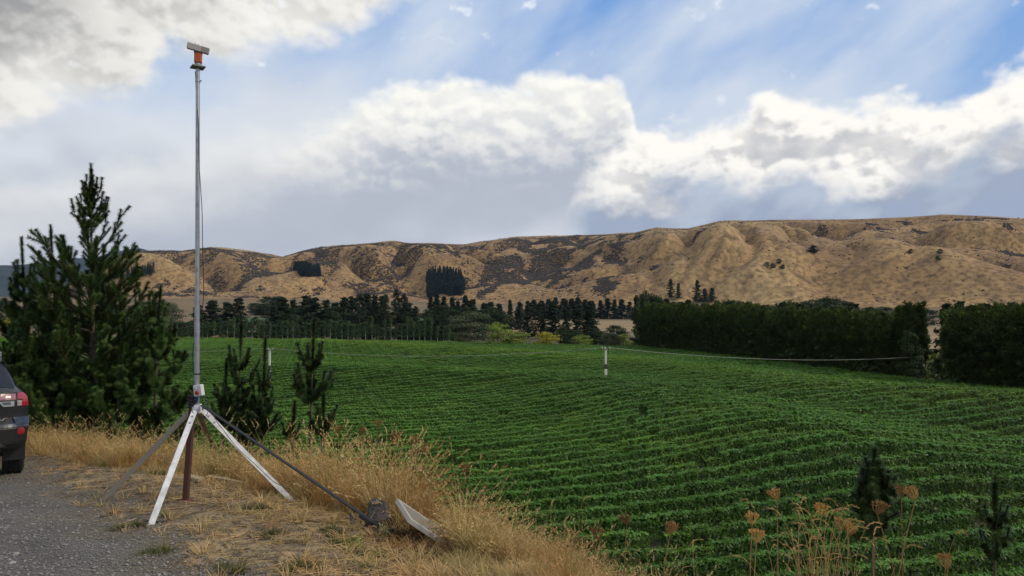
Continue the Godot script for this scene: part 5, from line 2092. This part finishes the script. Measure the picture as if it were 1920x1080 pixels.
			s.lathe(t, PackedVector2Array([Vector2(0.235, -0.1), Vector2(0.235, 0.10), Vector2(0.22, 0.115), Vector2(0.205, 0.09), Vector2(0.06, 0.085), Vector2(0.0, 0.09)]), 28)
			for k in 6:
				var a := TAU * k / 6.0
				s.box(t * Transform3D(Basis(Vector3.UP, a), Basis(Vector3.UP, a) * Vector3(0.13, 0.1, 0)), Vector3(0.17, 0.025, 0.05), 0.008)
			obj("rim", s.mesh(), mat(0.16, 0.16, 0.17, 0.35, 0.7), w)
		s = Shape.new()
		s.box(Transform3D(Basis(Vector3.RIGHT, 0.05), Vector3(0.79 * m, 0.36, -0.52)), Vector3(0.27, 0.27, 0.012), 0.004)
		obj("mud_flap", s.mesh(), black, o)
	s = Shape.new()
	s.rod(Vector3(-0.5, 0.36, 0.0), Vector3(-0.5, 0.36, -1.2), 0.035, 0.035, 12)
	obj("exhaust_pipe", s.mesh(), mat(0.25, 0.25, 0.25, 0.4, 0.8), o)


# ---------------------------------------------------------------- grass, straw and weeds

# A tuft of dry stalks; heads: how many carry a seed head.
func tuft_mesh(blades: int, tall: float, spread: float, wide: float, heads: int, droop: float) -> ArrayMesh:
	var s := Shape.new()
	for i in blades:
		var a := rnd(0, TAU)
		var o := Vector3(cos(a), 0, sin(a))
		var p := o * rnd(0.0, 0.07)
		var l := tall * rnd(0.55, 1.1)
		var lean := rnd(0.05, spread)
		var face := Vector3(-sin(a), 0, cos(a)).rotated(Vector3.UP, rnd(-0.8, 0.8))
		var w := wide * rnd(0.7, 1.2)
		var g := rnd(0.62, 1.0)
		s.col = Color(g, g * rnd(0.9, 1.03), g * rnd(0.75, 1.0))
		var last := p
		var n := 3
		var dirn := (Vector3.UP + o * lean).normalized()
		for k in n:
			var next := last + dirn * l / n
			var w0 := w * (1.0 - k / float(n) * 0.75)
			var w1 := w * (1.0 - (k + 1) / float(n) * 0.75)
			s.tri(last - face * w0, next - face * w1, last + face * w0)
			if k < n - 1:
				s.tri(last + face * w0, next - face * w1, next + face * w1)
			last = next
			dirn = (dirn + o * droop * rnd(0.4, 1.4) - Vector3.UP * droop * 0.55 * rng.randf()).normalized()
		if i < heads:
			var g2 := rnd(0.8, 1.05)
			s.col = Color(g2, g2 * 0.96, g2 * 0.9)
			for k in 9:
				var q := last + dirn * (k * 0.014 - 0.03)
				var tip := (dirn + rnd_dir() * 0.75).normalized() * rnd(0.018, 0.034)
				var sw := tip.cross(rnd_dir()).normalized() * 0.006
				s.tri(q - sw, q + tip, q + sw)
	return s.mesh()


func build_ground_cover() -> void:
	var straw := leaf_mat(0.74, 0.555, 0.29, 0.75, 0.25)
	var kinds := []
	for i in 4:
		kinds.append(tuft_mesh(26, 0.55, 0.55, 0.0035, 4, 0.35))
	for i in 3:
		kinds.append(tuft_mesh(19, 0.88, 0.30, 0.0035, 9, 0.22))
	for i in 2:
		kinds.append(tuft_mesh(26, 0.22, 1.3, 0.0035, 0, 0.6))
	var where := []
	var tints := []
	for k in kinds:
		where.append([])
		tints.append(PackedColorArray())
	var total := 0
	for i in 60000:
		# spread along the crest, more of it near the camera
		var d := 3.2 + 15.5 * pow(rng.randf(), 1.25)
		var x := rnd(-0.80, 0.62) * d
		var s := over_crest(x, d)
		if s < -2.2 or s > 8.0:
			continue
		var n := rough.get_noise_2d(x / 1.3, d / 1.3)
		var near_right := smooth(-1.2, 0.8, x)
		var edge := s - 0.30 + n * 0.7 + 0.35 * smooth(-1.2, -0.5, x) * smooth(1.2, 0.0, x)
		edge += 1.0 * smooth(-4.9, -6.6, x)
		# trodden ground round the strap's end and before the panel
		var px := 960.0 + x / d * FOCAL
		var py := 590.0 + (1.6 - land(x, d)) / d * FOCAL
		var trodden := px > 590.0 and px < 860.0 and py > lerpf(950.0, 1015.0, (px - 590.0) / 270.0)
		var dense := smooth(-0.45, 0.25, edge) * (1.0 - 0.72 * smooth(1.6, 4.0, s))
		dense *= 1.0 - 0.93 * smooth(0.35, 1.1, x)
		var k: int
		if rng.randf() < dense * 0.55:
			var tallness := smooth(-0.1, 0.5, edge + n * 0.4) * smooth(-3.6, -2.0, x) * smooth(-0.35, -1.1, x)
			if trodden:
				continue
			if rng.randf() < 0.06 + tallness * 0.5:
				k = 4 + rng.randi() % 3
			else:
				k = rng.randi() % 4
		elif s < 0.2 and rng.randf() < 0.012 + 0.055 * smooth(-1.2, -0.2, edge) + 0.10 * smooth(-1.5, -0.6, x) * smooth(-1.6, -0.6, s):
			k = 7 + rng.randi() % 2
		else:
			continue
		var size := rnd(0.75, 1.2) * (0.72 + 0.28 * smooth(-7.5, -3.5, x))
		if k < 7 and edge < 0.0:
			size *= 0.7
		if k < 7:
			size *= 1.0 - 0.42 * smooth(-0.8, 0.3, x)
		var b := Basis(Vector3.UP, rnd(0, TAU)) * Basis(Vector3.RIGHT, rnd(-0.15, 0.15)) * Basis.from_scale(Vector3(size, size * rnd(0.8, 1.15), size))
		where[k].append(Transform3D(b, Vector3(x, land(x, d) - 0.015, -d)))
		var m := soft.get_noise_2d(x / 0.9 + 4.0, d / 0.9)
		var g := rnd(0.72, 1.08)
		var c := Color(g, g, g).lerp(Color(g * 0.95, g * 0.72, g * 0.55), smooth(0.0, 0.5, m) * 0.8).lerp(Color(g * 0.62, g * 0.82, g * 0.5), smooth(0.15, 0.5, -m) * 0.45)
		if rng.randf() < 0.05:
			c = Color(g * 0.40, g * 0.62, g * 0.35)
		tints[k].append(c)
		total += 1
	for k in kinds.size():
		scatter("dry_grass", kinds[k], straw, where[k], tints[k]).set_meta("label", "dry golden grass along the edge of the bank")
	# flattened straw on the earth
	var bits := []
	for i in 2:
		var s := Shape.new()
		for j in 4:
			var p := Vector3(rnd(-0.06, 0.06), rnd(0, 0.012), rnd(-0.06, 0.06))
			var a := rnd(0, TAU)
			var u := Vector3(cos(a), rnd(-0.05, 0.12), sin(a)) * rnd(0.03, 0.11)
			var bend := Vector3(-u.z, 0, u.x) * rnd(-0.25, 0.25)
			var w := Vector3(-sin(a), 0.4, cos(a)) * 0.0022
			var g := rnd(0.6, 1.0)
			s.col = Color(g, g, g * 0.95)
			s.quad(p - u - w, p + bend - w, p + bend + w, p - u + w)
			s.quad(p + bend - w, p + u - w, p + u + w, p + bend + w)
		bits.append(s.mesh())
	var sw := [[], []]
	var st := [PackedColorArray(), PackedColorArray()]
	for i in 13000:
		var d := 4.4 + 10.0 * pow(rng.randf(), 1.5)
		var x := rnd(-0.72, 0.2) * d
		var s := over_crest(x, d)
		var n := rough.get_noise_2d(x / 1.1 + 20.0, d / 1.1)
		var dense := 0.12 + 0.88 * smooth(-1.5, -0.2, s + n * 1.1 + 0.5 * smooth(-2.4, -1.2, x))
		if s > 0.7 or s < -2.6 or rng.randf() > dense or (s < -1.9 and rng.randf() > 0.12):
			continue
		sw[i % 2].append(Transform3D(Basis(Vector3.UP, rnd(0, TAU)) * Basis.from_scale(Vector3.ONE * rnd(0.6, 1.4)), Vector3(x, land(x, d) + 0.008, -d)))
		var g := rnd(0.6, 1.1)
		st[i % 2].append(Color(g, g * rnd(0.85, 1.0), g * rnd(0.7, 1.0)))
	for k in 2:
		scatter("straw", bits[k], straw, sw[k], st[k]).set_meta("label", "trodden straw lying on the bare earth")
	# clods of earth
	var clod := stone_mesh()
	var cw := []
	var ct := PackedColorArray()
	for i in 9000:
		var d := 4.8 + 8.0 * pow(rng.randf(), 1.5)
		var x := rnd(-0.72, 0.1) * d
		var s := over_crest(x, d)
		if s < -2.3 or s > 0.1:
			continue
		var size := 0.012 + 0.045 * pow(rng.randf(), 3.0)
		cw.append(Transform3D(Basis(Vector3.UP, rnd(0, TAU)) * Basis.from_scale(Vector3(size, size * 0.6, size)), Vector3(x, land(x, d) + 0.003, -d)))
		var g := rnd(0.55, 1.15)
		ct.append(Color(g, g * rnd(0.9, 1.0), g * rnd(0.8, 1.0)))
	scatter("dirt", clod, mat(0.21, 0.155, 0.095, 0.95, 0.0, true), cw, ct).set_meta("label", "crumbs of dry earth round the mast")
	# low green weeds
	var weed := tuft_mesh(22, 0.12, 1.6, 0.006, 0, 0.5)
	var ww := []
	var weed_m := leaf_mat(0.11, 0.14, 0.05, 0.7, 0.2)
	var spots := [[245, 990], [620, 1000], [515, 1005], [560, 1068], [690, 1045], [640, 1020], [305, 890], [250, 862], [530, 930], [480, 955], [300, 1040], [440, 1072]]
	for i in spots.size():
		var h := hit(spots[i][0], spots[i][1])
		ww.clear()
		var wt := PackedColorArray()
		for k in 7:
			var x := h.x + rnd(-0.13, 0.13)
			var d := -h.z + rnd(-0.10, 0.10)
			ww.append(Transform3D(Basis(Vector3.UP, rnd(0, TAU)) * Basis.from_scale(Vector3.ONE * rnd(0.5, 1.0)), Vector3(x, land(x, d), -d)))
			var g := rnd(0.7, 1.2)
			wt.append(Color(g * 1.2, g, g))
		scatter("weeds", weed, weed_m, ww, wt).set_meta("label", "small patch of green weeds on the bare earth")
	# dry brown tangle on the bank below the crest
	# dry verge along the foot of the hedges
	var verge := [[], []]
	var vt := [PackedColorArray(), PackedColorArray()]
	for i in 5200:
		var t := pow(rng.randf(), 0.7)
		var x := lerpf(46.0, 84.0, t) + rnd(-1.6, 1.4)
		var d := lerpf(270.0, 96.0, t)
		x = along(PackedFloat32Array([96.0, 83.5, 114.0, 77.8, 136.0, 71.6, 200.0, 59.5, 268.0, 46.0]), d) + rnd(-1.2, 1.6)
		verge[i % 2].append(Transform3D(Basis(Vector3.UP, rnd(0, TAU)) * Basis.from_scale(Vector3(2.2, rnd(0.9, 1.9), 2.2)), Vector3(x, land(x, d), -d)))
		var g := rnd(0.55, 0.95)
		vt[i % 2].append(Color(g, g * 0.85, g * 0.8))
	for k in 2:
		scatter("dry_grass", kinds[k], straw, verge[k], vt[k]).set_meta("label", "strip of dry grass along the foot of the hedges")
	var bush := leaf_mat(0.17, 0.105, 0.055, 0.85, 0.15)
	var tangle := tuft_mesh(40, 0.6, 1.1, 0.004, 20, 0.7)
	ww = []
	var wt := PackedColorArray()
	for i in 2600:
		var d := 3.4 + 13.0 * rng.randf()
		var x := rnd(-0.5, 0.75) * d
		var s := over_crest(x, d)
		if s < 1.2 or s > 9.0:
			continue
		if rng.randf() > 0.75 * smooth(7.5, 1.5, s):
			continue
		ww.append(Transform3D(Basis(Vector3.UP, rnd(0, TAU)) * Basis.from_scale(Vector3.ONE * rnd(0.6, 1.25)), Vector3(x, land(x, d) - 0.02, -d)))
		var g := rnd(0.5, 1.15)
		wt.append(Color(g, g, g).lerp(Color(g * 0.35, g * 0.75, g * 0.4), smooth(-0.1, 0.3, soft.get_noise_2d(x, d))))
	for spot in [[752, 992], [768, 1004], [784, 1012], [800, 1022], [818, 1030], [838, 1040], [776, 1022], [806, 1040], [760, 1014]]:
		for k in 4:
			var h := hit(spot[0] + rnd(-8, 8), spot[1] + rnd(-5, 5))
			ww.append(Transform3D(Basis(Vector3.UP, rnd(0, TAU)) * Basis.from_scale(Vector3(0.75, rnd(0.28, 0.5), 0.75)), Vector3(h.x, land(h.x, -h.z) - 0.02, h.z)))
			var g := rnd(0.6, 1.2)
			wt.append(Color(g, g * 0.9, g * 0.8))
	scatter("undergrowth", tangle, bush, ww, wt).set_meta("label", "tangled brown undergrowth down the bank")
	build_stalks()


# A dried flower stalk: a bare stem, and a head of rays that have closed like a nest.
func umbel(label: String, u: float, v: float, d: float, bent: float, brown: float) -> void:
	var top := at(u, v, d)
	var foot := on_land(top.x - bent, d)
	var o := thing("dried_umbel", label, "dried flower", foot, 0.0, "dried flower stalks on the bank")
	var e := top - foot
	var pts := PackedVector3Array()
	var rr := PackedFloat32Array()
	for i in 9:
		var t := i / 8.0
		pts.append(e * t + Vector3(-bent * 0.5 * sin(t * PI), 0, 0))
		rr.append(lerpf(0.0055, 0.003, t))
	var s := Shape.new()
	s.tube(pts, rr, 5)
	var m := mat(lerpf(0.42, 0.20, brown), lerpf(0.28, 0.105, brown), lerpf(0.12, 0.055, brown), 0.85)
	obj("stem", s.mesh(), m, o)
	s = Shape.new()
	var lean := Vector3(rnd(-0.5, 0.5), 1.0, rnd(-0.3, 0.3)).normalized()
	for i in 26:
		var a := rnd(0, TAU)
		var open := rnd(0.3, 1.25)
		var dirn := (lean + Vector3(cos(a), 0, sin(a)) * open).normalized()
		var p := top - foot
		var mid := p + dirn * 0.050
		var tip := mid + (dirn * 0.4 + lean).normalized() * rnd(0.03, 0.05)
		s.tube(PackedVector3Array([p, mid, tip]), PackedFloat32Array([0.0018, 0.0018, 0.0025]), 3, false)
		for k in 5:
			var q := tip + rnd_dir() * 0.008
			var l := (dirn + rnd_dir() * 0.9).normalized() * rnd(0.012, 0.024)
			var w := l.cross(rnd_dir()).normalized() * 0.005
			s.tri(q - w, q + l, q + w)
	var m2 := mat(lerpf(0.62, 0.19, brown), lerpf(0.38, 0.10, brown), lerpf(0.11, 0.045, brown), 0.9)
	obj("seed_head", s.mesh(), m2, o)


func build_stalks() -> void:
	var list := [
		["rusty dried umbel tallest above the grass left of the stump", 708, 803, 9.2, 0.03, 0.8],
		["orange-brown dried umbel over the grass right of the candelabrum sapling", 634, 812, 9.6, 0.0, 0.75],
		["brown dried umbel second left of the tallest in the golden grass", 675, 816, 9.3, -0.03, 0.9],
		["brown dried umbel just right of the tallest in the golden grass", 745, 826, 9.0, 0.04, 0.85],
		["small rusty umbel at the upper right rim of the golden grass", 777, 834, 8.8, 0.02, 0.7],
		["reddish umbel standing alone at the grass's right shoulder", 800, 849, 8.6, 0.05, 0.75],
		["dim brown umbel against the vines right of the grass clump", 872, 888, 8.3, 0.04, 0.9],
		["straight orange umbel on a thin dark stem against the vines", 1457, 938, 6.4, 0.0, 0.35],
		["wide golden umbel, brightest of those against the vines", 1540, 968, 5.9, 0.08, 0.05],
		["left golden umbel of the lower pair against the vines", 1410, 985, 5.9, 0.02, 0.15],
		["lowest golden umbel with spread rays near the bottom edge", 1418, 1018, 5.6, 0.02, 0.0],
		["rust-coloured umbel left of a paler one near the bottom right", 1575, 995, 5.7, 0.03, 0.5],
		["paler umbel beside the rust-coloured one near the bottom right", 1592, 1004, 5.6, 0.03, 0.2],
		["tall nest-shaped umbel on a long curved straw stem at the right", 1716, 938, 5.5, 0.16, 0.45],
		["small brown umbel on a bent stem beside the dark sapling", 1645, 965, 5.4, -0.16, 0.75],
		["dark thin umbel between the sapling and the tall nest-shaped one", 1690, 932, 6.4, 0.0, 0.9],
		["brown umbel furthest left at the bottom of the vines", 1175, 985, 6.3, 0.02, 0.9],
		["brown umbel low beside the small dim sapling at the bottom", 1256, 1003, 6.0, 0.05, 0.6],
		["dim brown umbel at the grass tip near the bottom centre", 1120, 1012, 6.0, 0.03, 0.85],
		["rusty umbel at the very bottom right of the vines", 1776, 1068, 5.0, 0.0, 0.6],
	]
	for l in list:
		umbel(l[0], l[1], l[2], l[3], l[4], l[5])
	# arching seed heads of grass at the lower right
	var m := leaf_mat(0.55, 0.40, 0.20, 0.75, 0.25)
	var kinds := []
	for i in 3:
		kinds.append(seed_stalk_mesh())
	var where := [[], [], []]
	var tints := [PackedColorArray(), PackedColorArray(), PackedColorArray()]
	for i in 70:
		var u := 1490.0 + 70.0 * (rng.randf() + rng.randf() + rng.randf() - 1.0)
		if i % 5 == 0:
			u = rnd(1380, 1760)
		if i % 9 == 0:
			u = rnd(1000, 1340)
		if i % 7 == 0:
			u = rnd(1035, 1085)
		var d := rnd(3.9, 5.6)
		var v := 1085.0 - 110.0 * pow(rng.randf(), 0.9) - (40.0 if absf(u - 1560) < 90 else 0.0)
		if u < 1340:
			v = rnd(985, 1080)
			d = rnd(5.0, 6.4)
			if absf(u - 1060) < 30:
				v -= 50
		var top := at(u, v, d)
		var foot := on_land(top.x + rnd(-0.1, 0.1), d)
		var l := top.y - foot.y
		if l < 0.15:
			continue
		var k := i % 3
		where[k].append(Transform3D(Basis(Vector3.UP, rnd(0, TAU)) * Basis(Vector3.RIGHT, rnd(-0.12, 0.12)) * Basis.from_scale(Vector3(1, l, 1)), foot))
		var g := rnd(0.75, 1.1)
		tints[k].append(Color(g, g * rnd(0.88, 1.0), g * rnd(0.75, 1.0)))
	for k in 3:
		scatter("seeding_grass", kinds[k], m, where[k], tints[k]).set_meta("label", "tall grass with drooping seed heads at the bottom edge")


# One stalk, a metre tall, whose seed head nods over.
func seed_stalk_mesh() -> ArrayMesh:
	var s := Shape.new()
	var pts := PackedVector3Array()
	var rr := PackedFloat32Array()
	for i in 9:
		var t := i / 8.0
		pts.append(Vector3(0.10 * pow(t, 4.0), t * (1.0 - 0.05 * pow(t, 6.0)), 0.015 * sin(t * 4.0)))
		rr.append(lerpf(0.0026, 0.0013, t))
	s.col = Color(0.8, 0.8, 0.75)
	s.tube(pts, rr, 4, false)
	s.col = Color(1, 1, 1)
	var p := pts[8]
	var dirn := Vector3(0.7, 0.75, 0).normalized()
	for i in 34:
		p += dirn * 0.0031
		dirn = (dirn + Vector3(0.02, -0.035, 0)).normalized()
		var l := (dirn + rnd_dir() * 0.7).normalized() * rnd(0.010, 0.020)
		var w := l.cross(rnd_dir()).normalized() * 0.004
		var g := rnd(0.75, 1.0)
		s.col = Color(g, g, g * 0.9)
		var q := p
		q.y = pts[8].y + (p.y - pts[8].y) * 1.6
		s.tri(q - w, q + l, q + w)
	return s.mesh()
